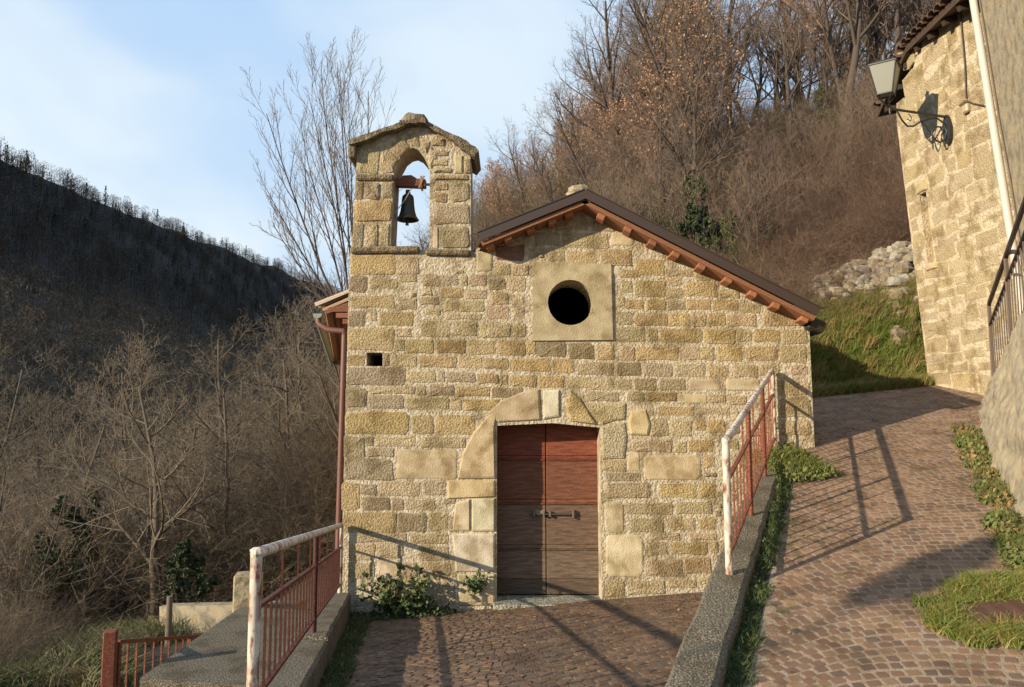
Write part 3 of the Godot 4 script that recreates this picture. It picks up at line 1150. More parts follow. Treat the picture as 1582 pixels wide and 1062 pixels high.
func boulder(s: Shape, c: Vector3, r: Vector3, sd: int) -> void:
	var nz := FastNoiseLite.new()
	nz.seed = sd
	nz.frequency = 0.9
	var nu := 9
	var nv := 6
	var g := []
	for j in nv + 1:
		var row := []
		for i in nu:
			var th := PI * j / nv
			var ph := TAU * i / nu
			var q := Vector3(sin(th) * cos(ph), cos(th), sin(th) * sin(ph))
			var k := 1.0 + 0.45 * nz.get_noise_3dv(q * 1.4)
			var a := q.abs()
			k *= 0.75 + 0.25 / maxf(a.x, maxf(a.y, a.z))
			row.append(c + q * r * k)
		g.append(row)
	for j in nv:
		for i in nu:
			var i2 := (i + 1) % nu
			s.quad(g[j][i2], g[j][i], g[j + 1][i], g[j + 1][i2])


func half_tile(s: Shape, a: Vector3, b: Vector3, up: Vector3, r0: float, r1: float, th := 0.014) -> void:
	# a curved roof tile lying from a to b, hollow side down
	var t := (b - a).normalized()
	var x := t.cross(up).normalized()
	var y := x.cross(t).normalized()
	var n := 6
	var ring := []
	for e in [[a, r0], [b, r1]]:
		var o := []
		var q := []
		for i in n + 1:
			var g := PI * i / n
			var w := x * cos(g) + y * sin(g) * 0.8
			o.append(e[0] + w * e[1])
			q.append(e[0] + w * (e[1] - th))
		ring.append([o, q])
	for i in n:
		s.quad(ring[0][0][i], ring[1][0][i], ring[1][0][i + 1], ring[0][0][i + 1])
		s.quad(ring[0][1][i + 1], ring[1][1][i + 1], ring[1][1][i], ring[0][1][i])
		s.quad(ring[0][1][i], ring[0][0][i], ring[0][0][i + 1], ring[0][1][i + 1])
		s.quad(ring[1][0][i], ring[1][1][i], ring[1][1][i + 1], ring[1][0][i + 1])


func chapel_roof(root: Node3D, lx: float, rx: float, depth: float) -> void:
	var zf := FZ + 0.30           # the verge stands out from the front
	var dv := -zf
	var at := func(px: float, py: float) -> Vector3: return survey(px, py, dv)
	var apex: Vector3 = at.call(905, 295)
	var left_end: Vector3 = at.call(488, 462)
	var right_end: Vector3 = at.call(1267, 478)
	var sk := Vector3(-0.2, 0, -1.0)
	var len := depth + 0.5
	var tile_tint := [lin(0.36, 0.17, 0.10), lin(0.42, 0.22, 0.13), lin(0.32, 0.15, 0.09), lin(0.46, 0.29, 0.19), lin(0.40, 0.30, 0.22)]
	var mid_start: Vector3 = at.call(738, 362)          # left slope: the flashing begins beside the bell gable
	for side in 2:
		var end: Vector3 = left_end if side == 0 else right_end
		var down := (end - apex).normalized()
		var up := (Vector3(down.y, -down.x, 0) if side == 1 else Vector3(-down.y, down.x, 0))
		if up.y < 0:
			up = -up
		var full := apex.distance_to(end)
		# deck of flat clay tiles under the curved ones
		var s := Shape.new()
		s.tint = lin(0.34, 0.155, 0.08)
		var a := apex - up * 0.10
		var e := end - up * 0.10
		var z0 := Vector3(0, 0, -0.02)
		var behind := sk * len
		if side == 0:
			# the left slope lies behind the bell gable
			z0 = Vector3(0, 0, -0.02)
			var m := mid_start - up * 0.10
			s.quad(a + z0, a + behind, m + behind, m + z0)
			s.quad(a + z0 - up * 0.05, m + z0 - up * 0.05, m + behind - up * 0.05, a + behind - up * 0.05)
			s.quad(a + z0 - up * 0.05, a + z0, m + z0, m + z0 - up * 0.05)
			var off := Vector3(0, 0, -0.86)
			var m2 := m + off
			var e2 := e + Vector3(0, 0, -0.30)
			s.quad(m2, m + behind, e + behind, e2)
			s.quad(m2 - up * 0.05, e2 - up * 0.05, e + behind - up * 0.05, m + behind - up * 0.05)
			s.quad(e2, e + behind, e + behind - up * 0.05, e2 - up * 0.05)
			s.quad(m2 - up * 0.05, m2, e2, e2 - up * 0.05)
		else:
			s.quad(a + z0, e + z0, e + behind, a + behind)
			s.quad(a + z0 - up * 0.05, a + behind - up * 0.05, e + behind - up * 0.05, e + z0 - up * 0.05)
			s.quad(e + z0, e + z0 - up * 0.05, e + behind - up * 0.05, e + behind)
			s.quad(a + z0, a + z0 - up * 0.05, e + z0 - up * 0.05, e + z0)
		build("roof_deck", s, M.tile, root)
		# curved tiles in rows down the slope
		s = Shape.new()
		var rows := int(len / 0.2)
		var cols := int(full / 0.36)
		for r in rows:
			var back := 0.12 + r * 0.2
			if side == 0 and back < 0.95:
				cols = int(apex.distance_to(mid_start) / 0.36) - 0
			else:
				cols = int(full / 0.36)
			for q in cols:
				s.tint = tile_tint[rng.randi() % 5]
				var p0 := apex + down * (q * 0.36) + sk * back + up * (-0.06)
				half_tile(s, p0 + down * 0.42 + up * 0.03, p0 + up * 0.012, up, 0.085, 0.07)
		var tl := build("roof_tiles", s, M.tile, root)
		tl.set_meta("kind", "stuff")
		# dark metal flashing along the verge
		s = Shape.new()
		s.tint = lin(0.068, 0.046, 0.038)
		var fa := apex + up * 0.015
		var fe := end + up * 0.015 if side == 1 else mid_start + up * 0.015
		var dirn := (fe - fa).normalized()
		var poly := PackedVector2Array([Vector2(0, 0), Vector2(fa.distance_to(fe), 0), Vector2(fa.distance_to(fe), -0.104), Vector2(0, -0.104)])
		var eps := 0.002 * side
		s.plate(poly, fa + Vector3(0, 0, eps), dirn, up, Vector3.BACK, -0.012, 0.012)
		s.plate(PackedVector2Array([Vector2(0, 0.002), Vector2(fa.distance_to(fe), 0.002), Vector2(fa.distance_to(fe), 0.014), Vector2(0, 0.014)]), fa + Vector3(0, 0, eps), dirn, up, Vector3.BACK, -0.24, 0.022)
		build("flashing", s, M.metal, root)
		# brick cornice below the verge: a string of flat bricks and stepped-out bracket bricks
		var brick_m: Material = M.tile
		var count := 9 if side == 1 else 5
		var total := apex.distance_to(fe)
		for q in range(0, count):
			s = Shape.new()
			var j := rf(0.8, 1.15)
			s.tint = Color(0.42 * j, 0.175 * j, 0.085 * j)
			var p := apex + down * (total * (q + 0.95) / (count + 0.25)) - up * 0.168
			s.box(Vector3(p.x + rf(-0.03, 0.03), p.y + rf(-0.008, 0.008), FZ + 0.10 + rf(-0.015, 0.02)), Vector3(0.10, 0.075, 0.29), Basis(Vector3(down.x, down.y, 0) * signf(down.x), up, Vector3.BACK).rotated(Vector3.BACK, rf(-0.07, 0.07)).rotated(Vector3.UP, rf(-0.08, 0.08)), 0.008)
			build("cornice_brick", s, brick_m, root)
		var run := int(total / 0.29)
		for q in run:
			s = Shape.new()
			var j := rf(0.75, 1.15)
			s.tint = Color(0.36 * j, 0.145 * j, 0.07 * j)
			var p := apex + down * (total * (q + 0.5) / run) - up * 0.138
			s.box(Vector3(p.x, p.y, FZ + 0.065), Vector3(total / run - 0.006, 0.035, 0.36), Basis(Vector3(down.x, down.y, 0) * signf(down.x), up, Vector3.BACK), 0.004)
			build("cornice_tile", s, brick_m, root)
	# ridge tiles, pale with lichen
	var rs := Shape.new()
	rs.tint = lin(0.46, 0.40, 0.29)
	boulder(rs, apex + Vector3(-0.07, 0.03, -0.18), Vector3(0.15, 0.085, 0.16), 19)
	build("ridge_stone", rs, M.stone, root)
	for q in 18:
		var s := Shape.new()
		s.tint = lin(0.40, 0.32, 0.24) if q < 2 else tile_tint[rng.randi() % 5]
		var p := apex + sk * (0.30 + q * 0.42) - Vector3(0, 0.03, 0)
		half_tile(s, p + Vector3(0, 0.015, 0), p + sk * 0.48, Vector3.UP, 0.12, 0.10, 0.018)
		build("ridge_tile", s, M.tile, root)
	# left eave: clay corbel courses, tile ends, gutter and downpipe
	var el := Vector3(lx, left_end.y - 0.06, FZ - 0.02)
	for cse in 3:
		var s := Shape.new()
		s.tint = [lin(0.30, 0.11, 0.06), lin(0.36, 0.14, 0.08), lin(0.27, 0.10, 0.06)][cse]
		var o := 0.08 + 0.085 * cse
		var p := el + Vector3(-o * 0.5, -0.20 + 0.075 * cse, 0)
		var q := p + sk * 7.6
		s.quad(p + Vector3(-o * 0.5, 0, 0), p + Vector3(o * 0.5, 0, 0), p + Vector3(o * 0.5, 0.06, 0), p + Vector3(-o * 0.5, 0.06, 0))
		s.quad(q + Vector3(-o * 0.5, 0, 0), p + Vector3(-o * 0.5, 0, 0), p + Vector3(-o * 0.5, 0.06, 0), q + Vector3(-o * 0.5, 0.06, 0))
		s.quad(p + Vector3(-o * 0.5, 0, 0), q + Vector3(-o * 0.5, 0, 0), q + Vector3(o * 0.5, 0, 0), p + Vector3(o * 0.5, 0, 0))
		build("corbel_course", s, M.tile, root)
	for q in 3:
		var s := Shape.new()
		s.tint = [lin(0.55, 0.45, 0.35), lin(0.40, 0.2, 0.13), lin(0.45, 0.32, 0.22)][q]
		var a := el + Vector3(-0.42, 0.015 + 0.03 * (q % 2), -0.08 - 0.2 * q)
		half_tile(s, a, a + Vector3(0.46, 0.20, 0), Vector3(-0.4, 0.9, 0).normalized(), 0.085, 0.07)
		build("eave_tile", s, M.tile, root)
	var s := Shape.new()
	s.tint = lin(0.30, 0.36, 0.30)
	var g0 := el + Vector3(-0.40, -0.07, -0.02)
	var g1 := g0 + sk * 7.8
	var n := 6
	for i in n:
		var a0 := PI + PI * i / n
		var a1 := PI + PI * (i + 1) / n
		var p0 := Vector3(cos(a0), sin(a0), 0) * 0.06
		var p1 := Vector3(cos(a1), sin(a1), 0) * 0.06
		s.quad(g0 + p0, g1 + p0, g1 + p1, g0 + p1)
		s.quad(g0 + p1 * 0.94, g1 + p1 * 0.94, g1 + p0 * 0.94, g0 + p0 * 0.94)
		s.tri(g0, g0 + p0, g0 + p1)
	build("gutter", s, M.metal, root)
	s = Shape.new()
	s.tint = lin(0.17, 0.075, 0.06)
	var d1 := Vector3(lx - 0.055, g0.y - 0.28, FZ - 0.04)
	var d2 := survey(522, 812, 9.83)
	s.tube([g0 + Vector3(0, -0.05, -0.05), g0 + Vector3(0.01, -0.12, -0.04), g0 + Vector3(0.12, -0.20, -0.02), d1 + Vector3(-0.02, 0.06, 0), d1, Vector3(lx - 0.075, d2.y, FZ - 0.04), Vector3(lx - 0.08, -2.6, FZ - 0.04)], [0.038, 0.038, 0.038, 0.038, 0.038, 0.038, 0.038], 12, true)
	build("downpipe", s, M.paint, root)
	s = Shape.new()
	s.tint = lin(0.03, 0.026, 0.022)
	s.box(Vector3(rx + 0.05, right_end.y - 0.17, FZ - 0.1), Vector3(0.2, 0.16, 0.5), Basis(Vector3.BACK, -0.4), 0.02)
	build("eave_end", s, M.metal, root)


# ---------------------------------------------------------------- railings and parapets
func parapet() -> void:
	var root := thing("parapet", Vector3(rail_x(6.5), -1.9, -6.5), "low concrete parapet with stepped coping along the left of the forecourt", "parapet")
	var parts := [[9.74, 6.62, 0.035], [6.6, 3.0, 0.0]]
	for e in parts:
		var s := Shape.new()
		s.tint = lin(0.34, 0.315, 0.265)
		var n := 14
		var rows := []
		for i in n + 1:
			var d := lerpf(e[0], e[1], float(i) / n)
			var y: float = -2.01 + 0.098 * (9.8 - d) + e[2] + rf(-0.006, 0.006)
			var x := rail_x(d)
			var r := [Vector3(x - 0.17, y - 2.0, -d), Vector3(x - 0.17, y - 0.02, -d), Vector3(x - 0.15 + rf(-0.006, 0.006), y, -d), Vector3(x + 0.11 + rf(-0.008, 0.008), y + rf(-0.004, 0.004), -d), Vector3(x + 0.13, y - 0.025, -d), Vector3(x + 0.13, y - 0.7, -d)]
			rows.append(r)
		for i in n:
			for k in 5:
				s.quad(rows[i][k], rows[i][k + 1], rows[i + 1][k + 1], rows[i + 1][k])
		for k in range(1, 5):
			s.tri(rows[0][0], rows[0][k], rows[0][k + 1])
			s.tri(rows[n][0], rows[n][k + 1], rows[n][k])
		build("coping", s, M.concrete, root)


func kerb_wall() -> void:
	var root := thing("kerb_wall", Vector3(curb_x(6.0) - 0.14, -1.2, -6.0), "grey lichened concrete kerb wall between forecourt and rising lane", "wall")
	var s := Shape.new()
	s.tint = lin(0.34, 0.31, 0.255)
	var n := 60
	var rows := []
	for i in n + 1:
		var d := lerpf(9.78, 2.9, float(i) / n)
		var x := curb_x(d)
		var y := -1.05 + 0.2025 * (d - 5.85) + rf(-0.006, 0.006)
		if d < 3.9:
			y += 0.06 * (3.9 - d)
		var j := rf(-0.008, 0.008)
		rows.append([Vector3(x - 0.28, minf(y - 0.5, -2.3), -d), Vector3(x - 0.28 + j, y - 0.02, -d), Vector3(x - 0.255 + j, y, -d), Vector3(x - 0.14, y + rf(-0.004, 0.006), -d), Vector3(x - 0.03 + j, y - 0.002, -d), Vector3(x + j, y - 0.028, -d), Vector3(x, y - 0.7, -d)])
	for i in n:
		for k in 6:
			s.quad(rows[i][k], rows[i][k + 1], rows[i + 1][k + 1], rows[i + 1][k])
	for k in range(1, 6):
		s.tri(rows[n][0], rows[n][k + 1], rows[n][k])
	build("wall_body", s, M.concrete, root)


func railing(called: String, label: String, a: Vector3, b: Vector3, height: float, posts: Array, bars: int, mid_y: Array, worn: Color) -> void:
	# a, b: feet of the first and the last post
	var root := thing(called, a, label, "railing")
	var along := b - a
	var flat := Vector3(along.x, 0, along.z).normalized()
	for t in posts:
		var s := Shape.new()
		s.tint = Color(0.85, 0.83, 0.8) if t == 0.0 or t == 1.0 else worn
		var p: Vector3 = a + along * t
		var r := 0.028 if (t == 0.0 or t == 1.0) else 0.022
		s.tube([p + Vector3(0, -0.12, 0), p + Vector3(0, height, 0)], [r, r], 12, true)
		build("post", s, M.rusty_white if t == 0.0 or t == 1.0 else M.rust, root)
	var s := Shape.new()
	s.tint = Color.WHITE
	var q := [a + Vector3(0, height, 0), b + Vector3(0, height, 0)]
	s.tube([q[0] - along.normalized() * 0.015, q[0].lerp(q[1], 0.33), q[0].lerp(q[1], 0.66), q[1]], [0.029, 0.029, 0.029, 0.029], 12, true)
	build("handrail", s, M.rusty_white, root)
	s = Shape.new()
	boulder(s, q[0], Vector3(0.03, 0.03, 0.03), 2)
	build("end_cap", s, M.rusty_white, root)
	for y in mid_y:
		s = Shape.new()
		s.tint = Color(worn.r * 1.3, worn.g * 1.3, worn.b * 1.3)
		s.bar(a + Vector3(0, y, 0), b + Vector3(0, y, 0), 0.03, 0.02)
		build("rail", s, M.rust, root)
	for i in bars:
		var t := (i + 0.7) / (bars + 0.4)
		s = Shape.new()
		s.tint = worn
		var p := a + along * t
		var top: float = height - 0.03 if i % 4 == 0 else mid_y[1] + 0.0
		s.bar(p + Vector3(0, mid_y[0] - 0.02, 0), p + Vector3(0, top, 0), 0.013, 0.013, flat)
		build("baluster", s, M.rust, root)


func railings() -> void:
	var a := Vector3(rail_x(3.92), -0.606 - 0.86, -3.92)
	var b := Vector3(rail_x(9.72), -1.17 - 0.86, -9.72)
	railing("railing", "rusty railing with peeling white posts on the left forecourt parapet", a, b, 0.86, [0.0, 0.49, 1.0], 30, [0.17, 0.60], Color(0.40, 0.27, 0.21))
	a = Vector3(curb_x(5.85) - 0.14, -1.05, -5.85)
	b = Vector3(curb_x(9.72) - 0.14, -0.26, -9.72)
	railing("railing", "rusty railing with white end post on the kerb wall right of the chapel door", a, b, 0.95, [0.0, 0.35, 0.68, 1.0], 19, [0.13, 0.66], Color(1.7, 1.9, 2.0))


# ---------------------------------------------------------------- houses on the right
func houses() -> void:
	var root := thing("stone_house", survey(1470, 640, 11.5), "ochre stone house with tiled eaves and lamp bracket at the lane's upper end", "house")
	var nt := survey(1510, 20, 10.9)
	var fb := survey(1437, 606, 13.3)
	var ft := survey(1385, 183, 13.3)
	var ey := (ft - fb) / (ft.y - fb.y)              # the old wall leans out a little
	var along := nt - (fb + ey * (nt.y - fb.y))
	var ez := along / absf(along.z)                  # towards the camera, per metre of depth
	var en := ez.cross(ey).normalized()
	if en.x > 0:
		en = -en
	var o := fb - ey * fb.y                          # the far corner at eye level
	var top_near := nt.y + 0.1
	var notch := survey(1421, 115, 12.5)
	var nu := notch.z - o.z
	var out := PackedVector2Array([Vector2(0, -0.8), Vector2(4.5, -0.8), Vector2(4.5, top_near + 0.6), Vector2(nu, notch.y + 0.3), Vector2(0.38, ft.y + 0.25), Vector2(0, ft.y - 0.1)])
	var wy0 := survey(1428, 405, 12.75).y
	var wy1 := survey(1428, 297, 12.75).y
	var win := PackedVector2Array([Vector2(0.40, wy0), Vector2(0.60, wy0), Vector2(0.60, wy1), Vector2(0.40, wy1)])
	var s := Shape.new()
	s.tint = lin(0.62, 0.54, 0.40)
	pierced(s, out, [win], [0.50], o, ez, ey, en, -0.5, 0.0)
	build("wall", s, M.mortar, root)
	s = Shape.new()
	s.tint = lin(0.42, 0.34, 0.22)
	var c0 := o - en * 0.5
	s.quad(o + ey * -0.8, c0 + ey * -0.8 , c0 + ey * ft.y, o + ey * ft.y)
	var far_x := Vector3(6, 0, 0)
	s.quad(o + ey * -0.8 + far_x, o + ey * -0.8 + Vector3(0.02, 0, -0.01), o + ey * (ft.y - 0.1) + Vector3(0.02, 0, -0.01), o + ey * (ft.y - 0.1) + far_x)
	build("gable_wall", s, M.mortar, root)
	s = Shape.new()
	s.tint = lin(0.40, 0.31, 0.17)
	s.quad(o + ez * 0.38 + ey * (wy0 - 0.05) - en * 0.09, o + ez * 0.64 + ey * (wy0 - 0.05) - en * 0.09, o + ez * 0.64 + ey * (wy1 - 0.25) - en * 0.09, o + ez * 0.38 + ey * (wy1 - 0.25) - en * 0.09)
	build("window_infill", s, M.smooth_stone, root)
	# coursed rubble: uneven courses of hewn stones
	var y := -0.5
	while y < top_near + 0.2:
		var h := rf(0.15, 0.32)
		var u := rf(-0.02, 0.02)
		while u < 4.3:
			var w := rf(0.24, 0.66) * (0.8 + h)
			var a := Vector2(u + 0.018, y + 0.016)
			var b := Vector2(minf(u + w, 4.45) - 0.018, y + h - 0.016 + rf(-0.02, 0.02))
			var wave := 0.07 * sin(u * 2.3 + y * 3.0) + rf(-0.02, 0.02)
			a.y += wave
			b.y += wave
			u += w
			var lim := lerpf(ft.y - 0.15, top_near + 0.5, clampf((b.x) / nu, 0, 1))
			if b.y > lim - 0.05 or b.x - a.x < 0.1:
				continue
			if Rect2(a, b - a).grow(0.02).intersects(Rect2(Vector2(0.40, wy0), Vector2(0.20, wy1 - wy0))):
				if a.x < 0.3:
					b.x = 0.38
				elif b.x > 0.72:
					a.x = 0.62
				else:
					continue
			s = Shape.new()
			s.tint = tone("ttswtswys"[rng.randi() % 9])
			s.tint = s.tint.lerp(Color(0.55, 0.46, 0.31), 0.4)
			block(s, outline(a.x, a.y, b.x, b.y, 2.8), o, ez, ey, en, rf(0.001, 0.007), rf(0.2, 0.6))
			build("stone", s, M.stone, root)
		y += h
	for e in [[0.34, 0.68, wy1 + 0.01, wy1 + 0.2], [0.34, 0.68, wy0 - 0.12, wy0 - 0.01]]:
		s = Shape.new()
		s.tint = tone("s")
		block(s, outline(e[0], e[2], e[1], e[3], 0.6), o, ez, ey, en, 0.03, 0.3)
		build("window_stone", s, M.smooth_stone, root)
	# roof: tiled eave over the wall, falling away at the far corner
	var pa := survey(1512, -40, 10.2)
	var pb := survey(1399, 60, 12.6)
	var pc := survey(1356, 172, 13.9)
	pb.y = pa.y * 0.4 + pb.y * 0.6
	s = Shape.new()
	s.tint = lin(0.09, 0.055, 0.035)
	var inn := Vector3(3.0, 0.9, 0)
	var inn2 := Vector3(3.0, 0.5, 0.4)
	var dn := Vector3(0, -0.11, 0)
	var pz := pa + (pa - pb).normalized() * 2.5
	var wa := pz + inn
	var wb := pb + inn
	s.quad(pz, wa, wb, pb); s.quad(pz + dn, pb + dn, wb + dn, wa + dn); s.quad(pz + dn, pz, pb, pb + dn)
	s.quad(pb, wb, pc + inn2, pc); s.quad(pb + dn, pc + dn, pc + inn2 + dn, wb + dn); s.quad(pb + dn, pb, pc, pc + dn)
	s.quad(pc, pc + inn2, pc + inn2 + dn, pc + dn)
	build("roof", s, M.wood, root)
	for seg in [[pz, pb, inn], [pb, pc, inn2]]:
		var l: float = seg[0].distance_to(seg[1])
		var k := int(l / 0.2)
		for i in k:
			var p: Vector3 = seg[0].lerp(seg[1], (i + 0.5) / k)
			for r in 2:
				s = Shape.new()
				var j := rf(0.7, 1.2)
				s.tint = Color(0.16 * j, 0.095 * j, 0.065 * j)
				var st: Vector3 = p + seg[2].normalized() * (r * 0.4 - 0.08) + Vector3(0, 0.03, 0)
				half_tile(s, st, st + seg[2].normalized() * 0.48 + Vector3(0, -0.02, 0), Vector3.UP, 0.10, 0.085)
				build("eave_tile", s, M.tile, root)
		var beams := int(l / 0.45)
		for i in beams:
			var p: Vector3 = seg[0].lerp(seg[1], (i + 0.5) / beams) + dn
			s = Shape.new()
			s.tint = lin(0.07, 0.045, 0.03)
			s.bar(p + Vector3(0.05, -0.045, 0), p + seg[2].normalized() * 1.0 + Vector3(0, -0.045, 0), 0.08, 0.09)
			build("rafter", s, M.wood, root)
	# cable down the wall to a junction box
	var face := func(px: float, py: float, h: float) -> Vector3:      # where a bearing meets this wall
		var dir := survey(px, py, 10.0)
		var t := (o - Vector3.ZERO).dot(en) / dir.dot(en)
		return dir * t + en * h
	s = Shape.new()
	s.tint = lin(0.10, 0.07, 0.05)
	s.tube([face.call(1487, -20, 0.03), face.call(1489, 40, 0.035), face.call(1494, 100, 0.03), face.call(1496, 152, 0.03)], [0.011, 0.011, 0.011, 0.011], 6)
	s.tube([face.call(1485, 163, 0.03), face.call(1496, 155, 0.035), face.call(1508, 160, 0.03), face.call(1524, 163, 0.03)], [0.01, 0.01, 0.01, 0.01], 6)
	build("cable", s, M.paint, root)
	s = Shape.new()
	s.tint = lin(0.5, 0.42, 0.28)
	var jb: Vector3 = face.call(1496, 168, 0.03)
	s.box(jb, Vector3(0.07, 0.13, 0.13), Basis(), 0.02)
	build("junction_box", s, M.paint, root)
	wall_lamp(face)
	plaster_house()


func wall_lamp(face: Callable) -> void:
	var plate: Vector3 = face.call(1467, 200, 0.0)
	var root := thing("wall_lamp", plate, "black iron wall lantern with frosted panes on scrolled bracket", "lamp")
	var d := -plate.z
	var s := Shape.new()
	s.tint = lin(0.035, 0.033, 0.032)
	var q := circle(Vector2.ZERO, 0.10, 0.235, 16)
	s.plate(q, plate + Vector3(-0.03, 0, 0), Vector3.BACK, Vector3.UP, Vector3.LEFT, -0.03, 0.02)
	build("wall_plate", s, M.metal, root)
	var tip := survey(1375, 168, d - 0.1)
	var root_top := survey(1466, 181, d) + Vector3(-0.03, 0, 0)
	s = Shape.new()
	s.tint = lin(0.035, 0.033, 0.032)
	s.bar(root_top, tip, 0.028, 0.028)
	var sc := []
	var ra := []
	for p in [[1388, 171], [1396, 186], [1404, 195], [1414, 195], [1424, 188], [1436, 184], [1449, 182], [1460, 190], [1465, 203], [1462, 216], [1454, 220], [1445, 215], [1442, 205], [1447, 196], [1455, 196], [1459, 203], [1457, 209]]:
		sc.append(survey(p[0], p[1], lerpf(d - 0.1, d, (p[0] - 1375.0) / 91.0)) + Vector3(-0.02, 0, 0))
		ra.append(0.014)
	s.tube(sc, ra, 8, true)
	s.tube([survey(1424, 188, d - 0.03), survey(1432, 196, d - 0.03), survey(1440, 208, d), survey(1448, 219, d)], [0.012, 0.012, 0.012, 0.012], 8)
	s.tube([survey(1404, 176, d - 0.05), survey(1409, 182, d - 0.05), survey(1407, 187, d - 0.05), survey(1402, 184, d - 0.05)], [0.008, 0.008, 0.008, 0.008], 6)
	build("bracket", s, M.metal, root)
	# lantern: tapering four-sided cage
	var c := survey(1368, 130, d - 0.12)
	var top_y := survey(1368, 103, d - 0.12).y
	var bot_y := survey(1368, 147, d - 0.12).y
	var yaw := 0.62
	var ct := func(w: float, y: float, i: int) -> Vector3:
		var a := yaw + PI / 4 + i * PI / 2
		return Vector3(c.x + cos(a) * w, y, c.z + sin(a) * w)
	var wt := 0.275
	var wb := 0.155
	for i in 4:
		s = Shape.new()
		s.tint = Color.WHITE
		s.quad(ct.call(wb, bot_y, i + 1), ct.call(wb, bot_y, i), ct.call(wt, top_y, i), ct.call(wt, top_y, i + 1))
		build("pane", s, M.frosted, root)
	s = Shape.new()
	s.tint = lin(0.03, 0.028, 0.028)
	for i in 4:
		s.tube([ct.call(wb, bot_y, i), ct.call(wt, top_y, i)], [0.012, 0.012], 6)
		s.bar(ct.call(wb, bot_y, i), ct.call(wb, bot_y, i + 1), 0.02, 0.02)
		s.bar(ct.call(wt, top_y, i), ct.call(wt, top_y, i + 1), 0.026, 0.022)
		s.tube([ct.call(wb, bot_y, i), ct.call(0.05, bot_y - 0.12, i), Vector3(tip.x, tip.y + 0.0, tip.z)], [0.011, 0.01, 0.012], 6)
	build("lantern_frame", s, M.metal, root)
	s = Shape.new()
	s.tint = lin(0.04, 0.036, 0.034)
	var apex := Vector3(c.x, top_y + 0.12, c.z)
	for i in 4:
		s.tri(ct.call(wt + 0.03, top_y + 0.012, i + 1), ct.call(wt + 0.03, top_y + 0.012, i), apex)
		s.tri(ct.call(wt + 0.03, top_y + 0.012, i), ct.call(wt + 0.03, top_y + 0.012, i + 1), Vector3(c.x, top_y + 0.014, c.z))
	s.tube([apex + Vector3(0, -0.03, 0), apex + Vector3(0, 0.05, 0), apex + Vector3(0, 0.06, 0), apex + Vector3(0, 0.10, 0)], [0.05, 0.05, 0.022, 0.006], 10, true)
	build("lantern_roof", s, M.metal, root)
	s = Shape.new()
	s.tint = lin(0.03, 0.028, 0.028)
	s.tube([tip + Vector3(0, 0.06, 0), tip + Vector3(0, -0.06, 0), tip + Vector3(0, -0.1, 0)], [0.02, 0.02, 0.006], 8, true)
	build("socket", s, M.metal, root)


func smooth_grid(s: Shape, g: Array) -> void:
	var nu := g.size() - 1
	var nv: int = g[0].size() - 1
	var nn := []
	for i in nu + 1:
		var row := PackedVector3Array()
		for j in nv + 1:
			var a: Vector3 = g[mini(i + 1, nu)][j] - g[maxi(i - 1, 0)][j]
			var b: Vector3 = g[i][mini(j + 1, nv)] - g[i][maxi(j - 1, 0)]
			row.append(a.cross(b).normalized())
		nn.append(row)
	for i in nu:
		for j in nv:
			s.trin(g[i][j], g[i + 1][j], g[i + 1][j + 1], nn[i][j], nn[i + 1][j], nn[i + 1][j + 1])
			s.trin(g[i][j], g[i + 1][j + 1], g[i][j + 1], nn[i][j], nn[i + 1][j + 1], nn[i][j + 1])


